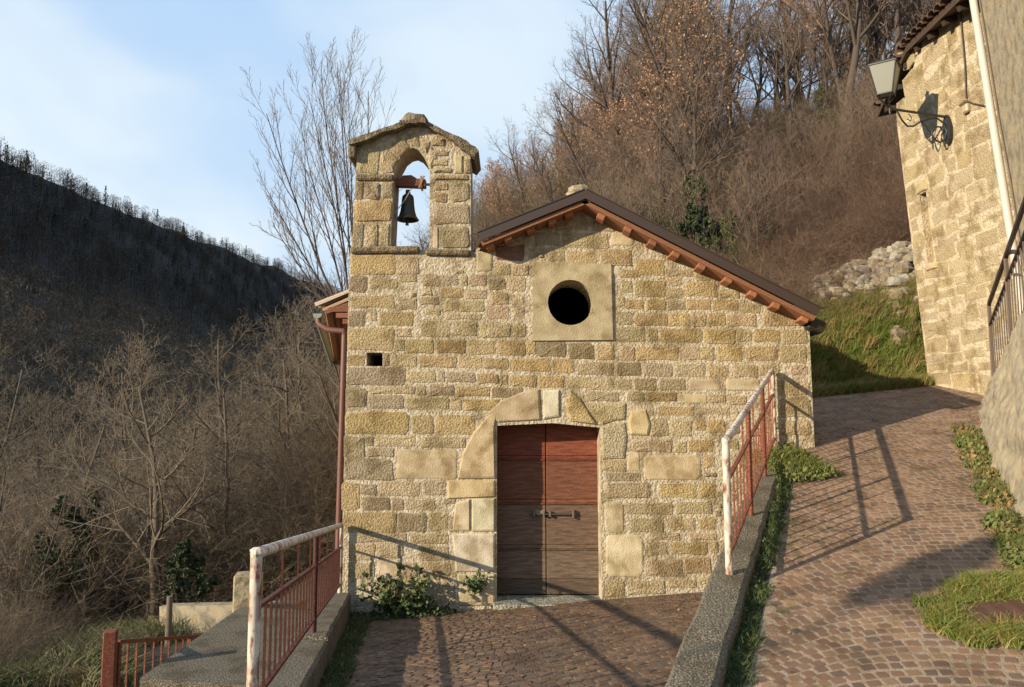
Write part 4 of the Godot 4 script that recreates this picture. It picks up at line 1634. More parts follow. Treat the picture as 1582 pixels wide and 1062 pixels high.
func plaster_house() -> void:
	var root := thing("plastered_house", survey(1582, 700, 7.6), "grey plastered house with battered stair wall at the right edge", "house")
	# upper wall, in line with the lane
	var t := survey(1514, 0, 9.7)
	var b := survey(1597, 510, 8.9)
	var dirl := Vector3(-0.4577, 0, 1.0)
	var up := t - b
	var en := dirl.cross(up).normalized()
	if en.x > 0:
		en = -en
	var t2 := b + up * 1.35
	var s := Shape.new()
	s.tint = lin(0.37, 0.335, 0.265)
	var b0 := b - up * 0.15
	var q := [b0, t2, t2 + dirl * 6.0, b0 + dirl * 6.0]
	s.quad(q[0], q[3], q[2], q[1])
	var back := -en * 3.0
	s.quad(q[0], q[1], q[1] + back, q[0] + back)
	s.quad(q[1], q[2], q[2] + back, q[1] + back)
	s.quad(q[3], q[2], q[2] + back, q[3] + back)
	build("wall", s, M.plaster, root)
	# downpipe with cable on the corner
	s = Shape.new()
	s.tint = lin(0.62, 0.60, 0.56)
	s.tube([b - up * 0.02 + en * 0.07, b + up * 0.5 + en * 0.07, t2 + en * 0.07], [0.046, 0.046, 0.046], 12, true)
	build("downpipe", s, M.paint, root)
	s = Shape.new()
	s.tint = lin(0.16, 0.13, 0.11)
	s.tube([b + up * 0.05 + en * 0.02 + dirl * 0.13, b + up * 0.4 + en * 0.02 + dirl * 0.17, b + up * 0.6 + en * 0.02 + dirl * 0.1, t2 + en * 0.02 + dirl * 0.1], [0.01, 0.01, 0.01, 0.01], 6)
	build("cable", s, M.paint, root)
	# stair wall with a flared foot
	var tops := [survey(1530, 590, 10.6), survey(1556, 534, 9.3), survey(1582, 478, 8.2)]
	var dl: Vector3 = tops[2] - tops[1]
	tops.append(tops[2] + dl * 1.6)
	tops.append(tops[2] + dl * 3.2 + Vector3(0, -0.4, 0))
	var feet := []
	for e in [[1504, 652, 10.9], [1519, 735, 8.5], [1582, 842, 6.45], [1690, 985, 4.95], [1850, 1200, 3.6]]:
		var p := survey(e[0], e[1], e[2])
		p.y = minf(p.y, lane_y(p.x, -p.z)) - 0.12
		feet.append(p)
	s = Shape.new()
	s.tint = lin(0.37, 0.345, 0.28)
	var ws := FastNoiseLite.new()
	ws.frequency = 0.9
	var nu := 90
	var nv := 36
	var g := []
	for i in nu + 1:
		var f := 4.0 * i / nu
		var k := mini(int(f), 3)
		var ft: Vector3 = feet[k].lerp(feet[k + 1], f - k)
		var tp: Vector3 = tops[k].lerp(tops[k + 1], f - k)
		var row := PackedVector3Array()
		for j in nv + 1:
			var h := float(j) / nv
			var p := ft.lerp(tp, h)
			p += Vector3(-0.10, 0, 0.03) * sin(PI * h) * 0.25
			p += Vector3(1, 0, 0.3) * (ws.get_noise_2d(i * 0.10, j * 0.15) * 0.05 + ws.get_noise_2d(i * 0.6, j * 0.7) * 0.018)
			row.append(p)
		g.append(row)
	smooth_grid(s, g)
	for i in nu:
		s.quad(g[i][nv], g[i + 1][nv], g[i + 1][nv] + Vector3(1.4, 0, 0.3), g[i][nv] + Vector3(1.4, 0, 0.3))
	for j in nv:
		s.quad(g[0][j + 1], g[0][j], g[0][j] + Vector3(1.5, 0, 0.2), g[0][j + 1] + Vector3(1.5, 0, 0.2))
	build("stair_wall", s, M.plaster, root)
	# railing of the stair
	var rail := thing("stair_railing", tops[0], "dark iron railing rising along the top of the grey stair wall", "railing")
	var a: Vector3 = tops[0] + Vector3(0.05, 0.02, 0)
	var e: Vector3 = tops[2].lerp(tops[3], 0.2) + Vector3(0.05, 0.02, 0)
	var hgt := survey(1517, 470, 10.6).y - a.y
	for v in [[0.02, 0.03, "rail"], [hgt * 0.72, 0.03, "rail"], [hgt, 0.05, "handrail"]]:
		s = Shape.new()
		s.tint = lin(0.055, 0.03, 0.025)
		s.bar(a + Vector3(0, v[0], 0), e + Vector3(0, v[0], 0), 0.04, v[1])
		build(v[2], s, M.metal, rail)
	for i in 3:
		s = Shape.new()
		s.tint = lin(0.22, 0.17, 0.14)
		var p := a.lerp(e, i / 2.0)
		s.bar(p, p + Vector3(0, hgt, 0), 0.035, 0.035, Vector3.BACK)
		build("post", s, M.metal, rail)
	for i in 18:
		s = Shape.new()
		s.tint = lin(0.20, 0.17, 0.15)
		var p := a.lerp(e, (i + 0.5) / 18.0)
		s.bar(p, p + Vector3(0, hgt * 0.72, 0), 0.010, 0.010, Vector3.BACK)
		build("baluster", s, M.metal, rail)


# ---------------------------------------------------------------- plants
func dirs() -> Vector3:
	return Vector3(rf(-1, 1), rf(-1, 1), rf(-1, 1))


func grow(tr: Shape, tw: Shape, lv: Shape, p: Vector3, d: Vector3, len: float, r: float, lvl: int, o: Dictionary) -> void:
	var n: int = [7, 5, 4, 3, 2][lvl]
	var pts := [p]
	var rad := [r]
	var ds := [d]
	var wob: float = o.wob * (0.6 if lvl == 0 else 1.0)
	for i in n:
		d = (d + dirs() * wob + Vector3.UP * o.up * (0.3 if lvl == 0 else 1.0)).normalized()
		p += d * len / n
		pts.append(p)
		rad.append(lerpf(r, r * (0.25 if lvl < 2 else 0.4), float(i + 1) / n))
		ds.append(d)
	var sh := tr if lvl < 2 else tw
	sh.tint = o.bark if lvl < 2 else o.twig
	sh.tube(pts, rad, [7, 5, 3, 3, 3][lvl])
	if lvl < o.kids.size():
		var k: int = o.kids[lvl]
		var spin := rf(0, TAU)
		for j in k:
			var t: float = lerpf(o.start[lvl], 0.98, (j + rf(0.1, 0.9)) / k)
			var f := t * n
			var i := mini(int(f), n - 1)
			var q: Vector3 = pts[i].lerp(pts[i + 1], f - i)
			var ax: Vector3 = ds[i + 1]
			spin += 2.4 + rf(-0.4, 0.4)
			var side := ax.cross(Vector3(0.3, 0.2, 0.9)).normalized().rotated(ax, spin)
			var ang: float = o.ang[lvl] * rf(0.7, 1.3)
			var cd := (ax * cos(ang) + side * sin(ang)).normalized()
			var cl: float = len * o.ratio[lvl] * (1.15 - 0.6 * t) * rf(0.7, 1.25)
			grow(tr, tw, lv, q, cd, cl, maxf(lerpf(rad[i], rad[i + 1], f - i) * 0.6, o.thin), lvl + 1, o)
	elif o.leaves > 0:
		for j in o.leaves:
			if rf(0, 1) > o.leafy:
				continue
			var q: Vector3 = pts[rng.randi() % pts.size()] + dirs() * 0.05
			leaf_at(lv, q, o.leaf_size * rf(0.6, 1.3), o.leaf)


func leaf_at(s: Shape, q: Vector3, size: float, c: Color) -> void:
	var a := dirs().normalized() * size
	var b := a.cross(dirs()).normalized() * size * 0.6
	var j := rf(0.65, 1.3)
	s.tint = Color(c.r * j, c.g * j * rf(0.9, 1.1), c.b * j)
	s.tri(q - a, q + b, q + a)
	s.tri(q - a, q + a, q - b)


func tree_proto(called: String, stems: Array, o: Dictionary) -> Node3D:
	# stems: [offset, direction, length, radius]
	var root := Node3D.new()
	root.name = called
	var tr := Shape.new()
	var tw := Shape.new()
	var lv := Shape.new()
	for e in stems:
		grow(tr, tw, lv, e[0], e[1].normalized(), e[2], e[3], 0, o)
	var parts := [["trunk", tr, M.bark], ["crown", tw, M.twig], ["leaves", lv, M.leaf]]
	if o.has("ivy"):
		for i in int(o.ivy):
			var e: Array = stems[rng.randi() % stems.size()]
			var h := pow(rf(0, 1), 0.8)
			var q: Vector3 = e[0] + e[1].normalized() * e[2] * h * 0.75
			var rr: float = o.ivy_r * (1.0 - 0.6 * h) * (0.7 + 0.5 * sin(h * 17.0))
			q += Vector3(rf(-1, 1), rf(-0.5, 0.5), rf(-1, 1)).normalized() * rr * sqrt(rf(0.1, 1))
			leaf_at(lv, q, 0.07 * rf(0.6, 1.4), o.ivy_c)
	for e in parts:
		if e[1].v.size() == 0:
			continue
		var m := MeshInstance3D.new()
		m.name = e[0]
		m.mesh = e[1].mesh()
		m.mesh.surface_set_material(0, e[2])
		root.add_child(m)
	return root


func plant(proto: Node3D, at: Vector3, scale: float, turn: float, label: String, category: String, group: String) -> void:
	var o: Node3D = proto.duplicate()
	o.name = numbered(proto.name)
	add_child(o)
	o.transform = Transform3D(Basis(Vector3.UP, turn).scaled(Vector3(scale, scale * rf(0.92, 1.1), scale)), at)
	tag(o, label, category, group)


var bark_grey := Color(0.115, 0.09, 0.068)
var twig_brown := Color(0.15, 0.112, 0.085)


func oak(kids: Array, leaves: float, wob: float, twig: Color, up := 0.12) -> Dictionary:
	return {"wob": wob, "up": up, "kids": kids, "start": [0.38, 0.2, 0.15, 0.1], "ang": [0.75, 0.75, 0.75, 0.8], "ratio": [0.42, 0.5, 0.5, 0.55], "thin": 0.0055, "bark": bark_grey, "twig": twig, "leaves": 3 if leaves > 0 else 0, "leafy": leaves, "leaf_size": 0.052, "leaf": Color(0.33, 0.20, 0.115)}


func right_woods() -> void:
	var protos := []
	for k in 5:
		protos.append(tree_proto("oak_tree", [[Vector3.ZERO, Vector3(rf(-0.1, 0.1), 1, rf(-0.1, 0.1)), rf(7.5, 9.5), rf(0.12, 0.18)]], oak([10, 7, 5, 3], 0.0, 0.2, twig_brown)))
	var leafy := []
	for k in 3:
		leafy.append(tree_proto("oak_tree", [[Vector3.ZERO, Vector3(rf(-0.1, 0.1), 1, rf(-0.1, 0.1)), rf(6.5, 8), rf(0.09, 0.12)]], oak([10, 7, 5, 3], 0.42, 0.17, Color(0.22, 0.14, 0.095))))
	var coppice := []
	for k in 3:
		var st := []
		for i in 4:
			st.append([Vector3(rf(-0.3, 0.3), 0, rf(-0.3, 0.3)), Vector3(rf(-0.3, 0.3), 1, rf(-0.3, 0.3)), rf(5, 7), rf(0.045, 0.07)])
		coppice.append(tree_proto("coppice_tree", st, oak([9, 6, 4], 0.0, 0.13, Color(0.22, 0.155, 0.11))))
	var ivied := []
	for k in 2:
		var o := oak([8, 6, 5, 3], 0.0, 0.17, twig_brown)
		o["ivy"] = 7000
		o["ivy_r"] = 1.05
		o["ivy_c"] = Color(0.06, 0.085, 0.022)
		ivied.append(tree_proto("ivy_clad_tree", [[Vector3.ZERO, Vector3(0.05, 1, 0.05), 6.5, 0.12]], o))
	var used := []
	var put := 0
	var tries := 0
	while put < 235 and tries < 9000:
		tries += 1
		var d := lerpf(20.5, 43.0, sqrt(rf(0, 1)))
		var sl := rf(-0.14, 0.72) if put < 150 else rf(-0.12, 0.26)
		var x := sl * d
		if d < 23.0 and sl > 0.05 and rf(0, 1) < 0.6:
			continue
		if d < 33.0 and rf(0, 1) < 0.25:
			continue
		var ok := true
		for e in used:
			if Vector2(x, d).distance_to(e) < 1.05:
				ok = false
				break
		if not ok:
			continue
		used.append(Vector2(x, d))
		var at := Vector3(x, land(x, d) - 0.1, -d)
		var band := "beyond the crest" if d > 37 else ("on the crest" if d > 30 else "lower down")
		var px := 791.0 + sl * F
		var mark := "beside the bell gable"
		for e in [[800, "above the round window"], [880, "above the chapel ridge"], [960, "above the upper right roof slope"], [1040, "above the middle roof slope"], [1120, "above the lower right roof slope"], [1200, "above the roof end"], [1265, "left of the lantern"], [1330, "just left of the lantern"], [1400, "behind the lantern"], [1480, "above the stone house eave"], [1570, "behind the stone house"]]:
			if px > e[0]:
				mark = e[1]
		var k := rf(0, 1)
		var lk := 0.16 if sl > 0.3 else 0.42
		var ks := lerpf(0.42, 1.06, sstep(0.0, 0.27, sl)) * (0.8 if d < 27.0 else 1.0)
		if k < lk:
			plant(leafy[rng.randi() % 3], at, ks * rf(0.75, 1.05), rf(0, TAU), "brown-leaved oak %s, %s" % [band, mark], "tree", "oaks with brown leaves")
		elif k < lk + 0.18:
			plant(coppice[rng.randi() % 3], at, ks * rf(0.8, 1.1), rf(0, TAU), "many-stemmed bare tree %s, %s" % [band, mark], "tree", "coppice trees on the hill")
		else:
			plant(protos[rng.randi() % 5], at, ks * rf(0.75, 1.1), rf(0, TAU), "%s bare oak %s, %s" % ["slender" if ks < 0.8 else ("stout" if d < 33.0 else "tall"), band, mark], "tree", "bare oaks on the hill")
		put += 1
	put = 0
	while put < 70:
		var d := rf(18.5, 33.0)
		var sl := rf(0.08, 0.6)
		var x := sl * d
		if d < 20.0 and sl > 0.38:
			continue
		var bx := 791.0 + sl * F
		var where := ("high" if d > 28 else ("halfway up" if d > 23 else "low")) + " in the brambles "
		var spot := "behind the chapel ridge"
		for e in [[960, "above the upper right roof slope"], [1040, "above the middle of the roof slope"], [1120, "above the lower roof slope"], [1200, "above the roof end"], [1265, "above the grassy bank"], [1340, "below the lantern"], [1420, "beside the stone house"]]:
			if bx > e[0]:
				spot = e[1]
		where += spot
		plant(coppice[rng.randi() % 3], Vector3(x, land(x, d) - 0.1, -d), rf(0.28, 0.55), rf(0, TAU), "thin young stems " + where, "sapling", "saplings on the bramble slope")
		put += 1
	for e in [[950, 21.5, 0.5, "leaning ivy-clad tree just above the chapel ridge"], [1085, 21.0, 0.62, "ivy-clad trunk rising above the middle of the right roof slope"], [1125, 19.5, 0.42, "low ivy-clad stump above the lower right roof slope"], [1010, 22.5, 0.5, "thin ivy-clad trunk right of the chapel ridge"], [1290, 30.0, 0.6, "ivy-clad tree high on the slope left of the lantern"]]:
		var p := survey(e[0], 400, e[1])
		plant(ivied[rng.randi() % 2], Vector3(p.x, land(p.x, e[1]) - 0.1, -e[1]), e[2], rf(0, TAU), e[3], "tree", "ivy-clad trees")
	for l in [protos, leafy, coppice, ivied]:
		for q in l:
			q.free()


func left_woods() -> void:
	var pale := Color(0.15, 0.118, 0.085)
	# the tall many-stemmed tree behind the bell gable
	var st := []
	for e in [[-0.55, 0.25, 7.6], [-0.34, -0.1, 8.0], [-0.16, 0.2, 8.6], [-0.05, -0.2, 9.2], [0.03, 0.1, 9.0], [-0.75, -0.1, 5.6], [0.06, 0.0, 8.2], [-0.85, 0.2, 4.2], [-0.1, 0.3, 7.6], [-0.02, 0.2, 8.4]]:
		st.append([Vector3(e[0] * 0.3, 4.2, e[1] * 0.3), Vector3(e[0], 1, e[1]), e[2] * 0.57, rf(0.02, 0.032)])
	st.append([Vector3(0, 0, 0), Vector3(0, 1, 0.02), 4.7, 0.15])
	var o := oak([11, 6, 4], 0.0, 0.10, Color(0.21, 0.17, 0.135), 0.10)
	o.thin = 0.004
	o.ang = [0.42, 0.45, 0.5, 0.5]
	o.ratio = [0.36, 0.42, 0.5, 0.5]
	o.start = [0.22, 0.15, 0.1, 0.1]
	var big := tree_proto("bare_tree", st, o)
	var bp := survey(548, 500, 16.5)
	plant(big, Vector3(bp.x, land(bp.x, 16.5) - 0.2, -16.5), 1.0, 0.0, "tall many-stemmed bare tree fanning out behind the bell gable", "tree", "")
	big.free()
	var protos := []
	for k in 4:
		var q := oak([10, 8, 6, 4], 0.0, 0.2, pale, 0.05)
		q.ang = [0.95, 0.85, 0.8, 0.8]
		q.start = [0.22, 0.15, 0.1, 0.1]
		q.ratio = [0.5, 0.52, 0.5, 0.5]
		q.bark = Color(0.15, 0.122, 0.094)
		protos.append(tree_proto("bare_tree", [[Vector3.ZERO, Vector3(rf(-0.2, 0.2), 1, rf(-0.2, 0.2)), rf(6, 7.5), rf(0.09, 0.13)]], q))
	var shrubs := []
	for k in 3:
		var s2 := []
		for i in 7:
			s2.append([Vector3(rf(-0.3, 0.3), 0, rf(-0.3, 0.3)), Vector3(rf(-0.8, 0.8), 1, rf(-0.8, 0.8)), rf(2.2, 3.6), rf(0.018, 0.032)])
		var q := oak([8, 6, 4], 0.0, 0.18, Color(0.19, 0.145, 0.098), 0.0)
		q.start = [0.15, 0.1, 0.1, 0.1]
		q.ratio = [0.5, 0.5, 0.5, 0.5]
		q.thin = 0.004
		shrubs.append(tree_proto("bare_shrub", s2, q))
	var evergreen := tree_proto("ivy_bush", [[Vector3.ZERO, Vector3(0, 1, 0), 3.2, 0.1]], ivy_bush())
	var used := []
	var put := 0
	var tries := 0
	while put < 185 and tries < 6000:
		tries += 1
		var d := lerpf(14.5, 75.0, pow(rf(0, 1), 1.3))
		var sl := rf(-0.78, -0.19)
		var x := sl * d
		if d < 17 and sl > -0.42:
			continue
		var gap := 1.5 if d < 30 else 2.2
		var ok := true
		for e in used:
			if Vector2(x, d).distance_to(e) < gap:
				ok = false
				break
		if not ok:
			continue
		used.append(Vector2(x, d))
		var at := Vector3(x, land(x, d) - 0.15, -d)
		var where := "just beyond the garden" if d < 20 else ("on the near valley side" if d < 30 else ("in the valley" if d < 45 else "far down the valley"))
		var lx := 791.0 + sl * F
		var spot := "at the left edge"
		for e in [[60, "left of the heavy fence post"], [150, "above the heavy fence post"], [230, "above the garden railing"], [310, "above the shed roof"], [390, "above the white end post"], [450, "above the left railing"], [510, "beside the downpipe"]]:
			if lx > e[0]:
				spot = e[1]
		where += ", " + spot
		if rf(0, 1) < 0.42 and d < 45:
			plant(shrubs[rng.randi() % 3], at, rf(0.8, 1.25), rf(0, TAU), "leafless shrub " + where, "shrub", "leafless shrubs in the valley")
		else:
			plant(protos[rng.randi() % 4], at, rf(0.5, 0.75) if d < 24 else rf(0.85, 1.3), rf(0, TAU), "bare spreading tree " + where, "tree", "bare trees in the valley")
		put += 1
	for e in [[92, 830, 15.5, 0.75, "dark green ivy bush at the left edge, lower down"], [215, 800, 21.0, 0.6, "dark ivy bush among bare branches left of the chapel"], [290, 905, 14.2, 0.42, "low dark bush above the pale garden wall"], [968, 300, 20.5, 0.62, "round ivy bush just behind the chapel ridge"], [1078, 330, 20.0, 0.6, "tall ivy bush behind the middle of the right roof slope"], [1115, 370, 19.0, 0.4, "low ivy bush behind the lower right roof slope"], [1205, 400, 20.0, 0.36, "small green bush among brambles right of the roof end"], [1250, 330, 25.0, 0.5, "ivy bush halfway up the bramble slope"]]:
		var p := survey(e[0], e[1], e[2])
		plant(evergreen, Vector3(p.x, land(p.x, e[2]) - 0.1, -e[2]), e[3], rf(0, TAU), e[4], "bush", "dark evergreen bushes")
	var spot := hit_lane(1325, 925) - Vector3(1.65, -0.617, -1.0) * 6.0
	var foot := land(spot.x, -spot.z) - 0.1
	var ho := ivy_bush()
	ho.kids = [9, 6, 5]
	ho["start"] = [0.87, 0.1, 0.1, 0.1]
	ho["ratio"] = [0.056, 0.5, 0.5, 0.5]
	ho.wob = 0.02
	var holm := tree_proto("young_tree", [[Vector3.ZERO, Vector3(0, 1, 0), spot.y + 0.35 - foot, 0.04]], ho)
	plant(holm, Vector3(spot.x, foot, spot.z), 1.0, 0.4, "young tree left of the lane whose leafy top shades the cobbles", "tree", "")
	holm.free()
	for l in [protos, shrubs]:
		for q in l:
			q.free()
	evergreen.free()


func ivy_bush() -> Dictionary:
	var o := oak([8, 6, 5, 2], 1.0, 0.2, twig_brown)
	o.leaves = 16
	o.leaf = Color(0.035, 0.055, 0.02)
	o.leaf_size = 0.085
	o.start = [0.1, 0.1, 0.1, 0.1]
	return o


func far_woods() -> void:
	# the wooded hill across the valley
	var kinds := []
	for k in 4:
		var s := Shape.new()
		s.tint = Color(0.6, 0.6, 0.6)
		s.tube([Vector3.ZERO, Vector3(0.1, 3, 0), Vector3(0, 7, 0.1)], [0.16, 0.12, 0.04], 4)
		for i in 90:
			var h := rf(0.25, 1.0)
			var r := 2.4 * sqrt(maxf(0.02, 1.0 - pow(absf(h - 0.55) / 0.5, 2.0)))
			if k == 3:
				r = 2.0 * (1.08 - h)
			var a := rf(0, TAU)
			var q := Vector3(cos(a) * r * sqrt(rf(0, 1)), h * 8.0, sin(a) * r * sqrt(rf(0, 1)))
			var j := rf(0.6, 1.3)
			s.tint = Color(j, j, j)
			var u := dirs().normalized() * rf(0.25, 0.75)
			u.y = absf(u.y) * 1.4
			var w := u.cross(dirs()).normalized() * rf(0.06, 0.2) * (2.2 if k == 3 else 1.0)
			s.tri(q - u, q + w, q + u)
		var am := s.mesh()
		am.surface_set_material(0, M.twig)
		kinds.append(am)
	var lists := [[[], []], [[], []], [[], []], [[], []]]
	for i in 12500:
		var x := -44.0 - 165.0 * rf(0, 1)
		var d := lerpf(70, 960, pow(rf(0, 1), 1.5))
		var sl := x / d
		if sl < -0.95:
			continue
		var k := rng.randi() % 3
		if x < -140 and rf(0, 1) < 0.10:
			k = 3
		var j := rf(0.7, 1.3)
		var c := Color(0.15 * j, 0.112 * j, 0.08 * j) if k < 3 else Color(0.03 * j, 0.042 * j, 0.03 * j)
		if k < 3 and rf(0, 1) < 0.15:
			c = Color(0.24 * j, 0.14 * j, 0.07 * j)
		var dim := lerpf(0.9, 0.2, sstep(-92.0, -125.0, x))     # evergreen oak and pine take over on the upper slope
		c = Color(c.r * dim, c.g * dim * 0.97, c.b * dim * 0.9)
		var sc := rf(0.55, 1.0)
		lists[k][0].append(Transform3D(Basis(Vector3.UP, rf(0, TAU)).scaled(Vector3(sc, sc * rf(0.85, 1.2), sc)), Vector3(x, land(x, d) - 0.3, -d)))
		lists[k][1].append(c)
	for k in 4:
		if lists[k][0].size():
			var o := many("far_woods", kinds[k], lists[k][0], lists[k][1])
			tag(o, "bare woods covering the shaded hill across the valley" if k < 3 else "dark conifers scattered along the crest of the far hill", "woods", "woods on the far hill" if k < 3 else "")


func bramble_mesh(n: int, h: float, spread: float, r: float, twigs: int, m: Material) -> ArrayMesh:
	var s := Shape.new()
	for i in n:
		var p := Vector3(rf(-0.5, 0.5), 0, rf(-0.5, 0.5)) * spread
		var d := Vector3(rf(-0.8, 0.8), 1, rf(-0.8, 0.8)).normalized()
		var l := h * rf(0.6, 1.3)
		var pts := [p]
		var rad := [r]
		var j := rf(0.65, 1.35)
		s.tint = Color(j, j * rf(0.93, 1.05), j * rf(0.9, 1.05))
		for k in 4:
			d = (d + dirs() * 0.5 + Vector3(d.x * 0.6, -0.2, d.z * 0.6) * 0.5).normalized()
			p += d * l / 4.0
			pts.append(p)
			rad.append(r * (1.0 - 0.2 * k))
			for t in twigs:
				var e := (d + dirs() * 0.9).normalized()
				s.tube([p, p + e * l * rf(0.1, 0.28)], [r * 0.6, r * 0.3], 3)
		s.tube(pts, rad, 3)
	var am := s.mesh()
	am.surface_set_material(0, m)
	return am


func blades(n: int, h: float, spread: float, w: float, m: Material) -> ArrayMesh:
	var s := Shape.new()
	for i in n:
		var p := Vector3(rf(-1, 1), 0, rf(-1, 1)) * spread * 0.5
		var d := Vector3(rf(-0.6, 0.6), 1, rf(-0.6, 0.6)).normalized()
		var side := d.cross(dirs()).normalized() * w
		var l := h * rf(0.5, 1.2)
		var j := rf(0.65, 1.4)
		s.tint = Color(j * rf(0.85, 1.25), j, j * rf(0.8, 1.0))
		var q := p + d * l * 0.55
		var e := q + (d + Vector3(d.x, -0.5, d.z)).normalized() * l * 0.5
		s.tri(p - side, p + side, q + side * 0.7)
		s.tri(p - side, q + side * 0.7, q - side * 0.7)
		s.tri(q - side * 0.7, q + side * 0.7, e)
	var am := s.mesh()
	am.surface_set_material(0, m)
	return am


func leaf_clump(n: int, r: float, h: float, size: float, m: Material) -> ArrayMesh:
	var s := Shape.new()
	for i in n:
		var q := Vector3(rf(-1, 1), 0, rf(-1, 1)) * r
		q.y = rf(0.02, 1.0) * h * (1.0 - 0.6 * minf(1.0, Vector2(q.x, q.z).length() / r))
		leaf_at(s, q, size * rf(0.6, 1.3), Color(1, 1, 1))
	var am := s.mesh()
	am.surface_set_material(0, m)
	return am


func undergrowth() -> void:
	var kinds := [bramble_mesh(64, 1.5, 1.3, 0.005, 3, M.twig), bramble_mesh(76, 1.1, 1.4, 0.0035, 4, M.twig), bramble_mesh(50, 2.3, 0.9, 0.0045, 5, M.twig)]
	var lists := [[[], []], [[], []], [[], []]]
	for i in 7000:
		var d := lerpf(14.6, 50.0, pow(rf(0, 1), 1.15))
		var sl := rf(-0.2, 0.78)
		var x := sl * d
		if x > 6.0 and d < 15.5:
			continue
		if d < 18.0 and x > 2.0 and rf(0, 1) < 0.88:
			continue
		if d < 18.2 and x < 2.6:
			continue
		if d < 17.0 and x > 7.0:
			continue
		var k := rng.randi() % 3
		var j := rf(0.75, 1.25)
		var c := Color(0.17 * j, 0.108 * j, 0.07 * j)          # reddish bramble
		var u := noise.get_noise_2d(x * 4.0, d * 4.0)
		if u > 0.05:
			c = Color(0.20 * j, 0.155 * j, 0.095 * j)
		if x > 5.5 and d < 25.0:
			c = Color(0.172 * j, 0.108 * j, 0.073 * j)
		elif u < -0.16:
			c = Color(0.10 * j, 0.105 * j, 0.042 * j)
		var sc := rf(0.55, 1.05) * (0.75 if d < 22 else 1.0)
		lists[k][0].append(Transform3D(Basis(Vector3.UP, rf(0, TAU)).scaled(Vector3(sc, sc * rf(0.7, 1.1), sc)), Vector3(x, land(x, d) - 0.05, -d)))
		lists[k][1].append(c)
	var names3 := ["brown bramble thicket covering the hillside behind the chapel", "low reddish bramble on the slope left of the stone house", "tall dry stems mixed into the hillside thicket"]
	for k in 3:
		tag(many("undergrowth", kinds[k], lists[k][0], lists[k][1]), names3[k], "undergrowth")
	# the valley side on the left
	lists = [[[], []], [[], []], [[], []]]
	for i in 4800:
		var d := lerpf(13.2, 60.0, pow(rf(0, 1), 1.6)) if i < 4400 else rf(8.5, 13.2)
		var sl := rf(-0.8, -0.17)
		var x := sl * d
		if d < 16.0 and sl > -0.60:
			continue
		if d < 13.6 and sl > -0.575:
			continue
		var k := rng.randi() % 3
		var j := rf(0.75, 1.25)
		var c := Color(0.13 * j, 0.10 * j, 0.067 * j)
		if rf(0, 1) < 0.3:
			c = Color(0.10 * j, 0.078 * j, 0.055 * j)
		var sc := rf(0.6, 1.2)
		if d < 15.0:
			sc *= 0.45
		lists[k][0].append(Transform3D(Basis(Vector3.UP, rf(0, TAU)).scaled(Vector3(sc, sc * rf(0.8, 1.2), sc)), Vector3(x, land(x, d) - 0.05, -d)))
		lists[k][1].append(c)
	var names4 := ["tangled pale brush on the valley side left of the chapel", "low tangled bramble below the left railing", "tall bare saplings among the brush on the left"]
	for k in 3:
		tag(many("brush", kinds[k], lists[k][0], lists[k][1]), names4[k], "brush")


func bank_wall() -> void:
	# tumbled dry stone wall on the bank between chapel and stone house
	var root := thing("dry_stone_wall", Vector3(7.2, land(7.2, 16.4), -16.4), "tumbled dry stone wall on the grassy bank left of the stone house", "wall")
	var put := 0
	while put < 215:
		var t := rf(0, 1)
		var px := lerpf(1262, 1432, t)
		if put > 165:
			px = rf(1370, 1436)
		var top := lerpf(485, 385, t)
		var bot := lerpf(545, 575, t)
		var f := rf(0, 1)
		if rf(0, 1) > 0.35 + 0.65 * (1.0 - f):
			continue
		var d := lerpf(lerpf(16.4, 17.8, t), 14.7, f)
		var p := survey(px, lerpf(top, bot, f), d)
		p.y = land(p.x, d) + rf(0.02, 0.22)
		if put > 165:
			d = rf(13.9, 15.2)
			p = survey(px, 500, d)
			p.y = land(p.x, d) + rf(0.0, 0.1)
		var r := rf(0.06, 0.17) * lerpf(0.8, 1.15, t)
		var s := Shape.new()
		s.tint = tone("ctwgtw"[rng.randi() % 6])
		s.tint = Color(s.tint.r * 0.78, s.tint.g * 0.8, s.tint.b * 0.9)
		boulder(s, p, Vector3(r * rf(0.9, 1.5), r * rf(0.6, 0.9), r), rng.randi() % 1000)
		build("stone", s, M.stone, root)
		put += 1


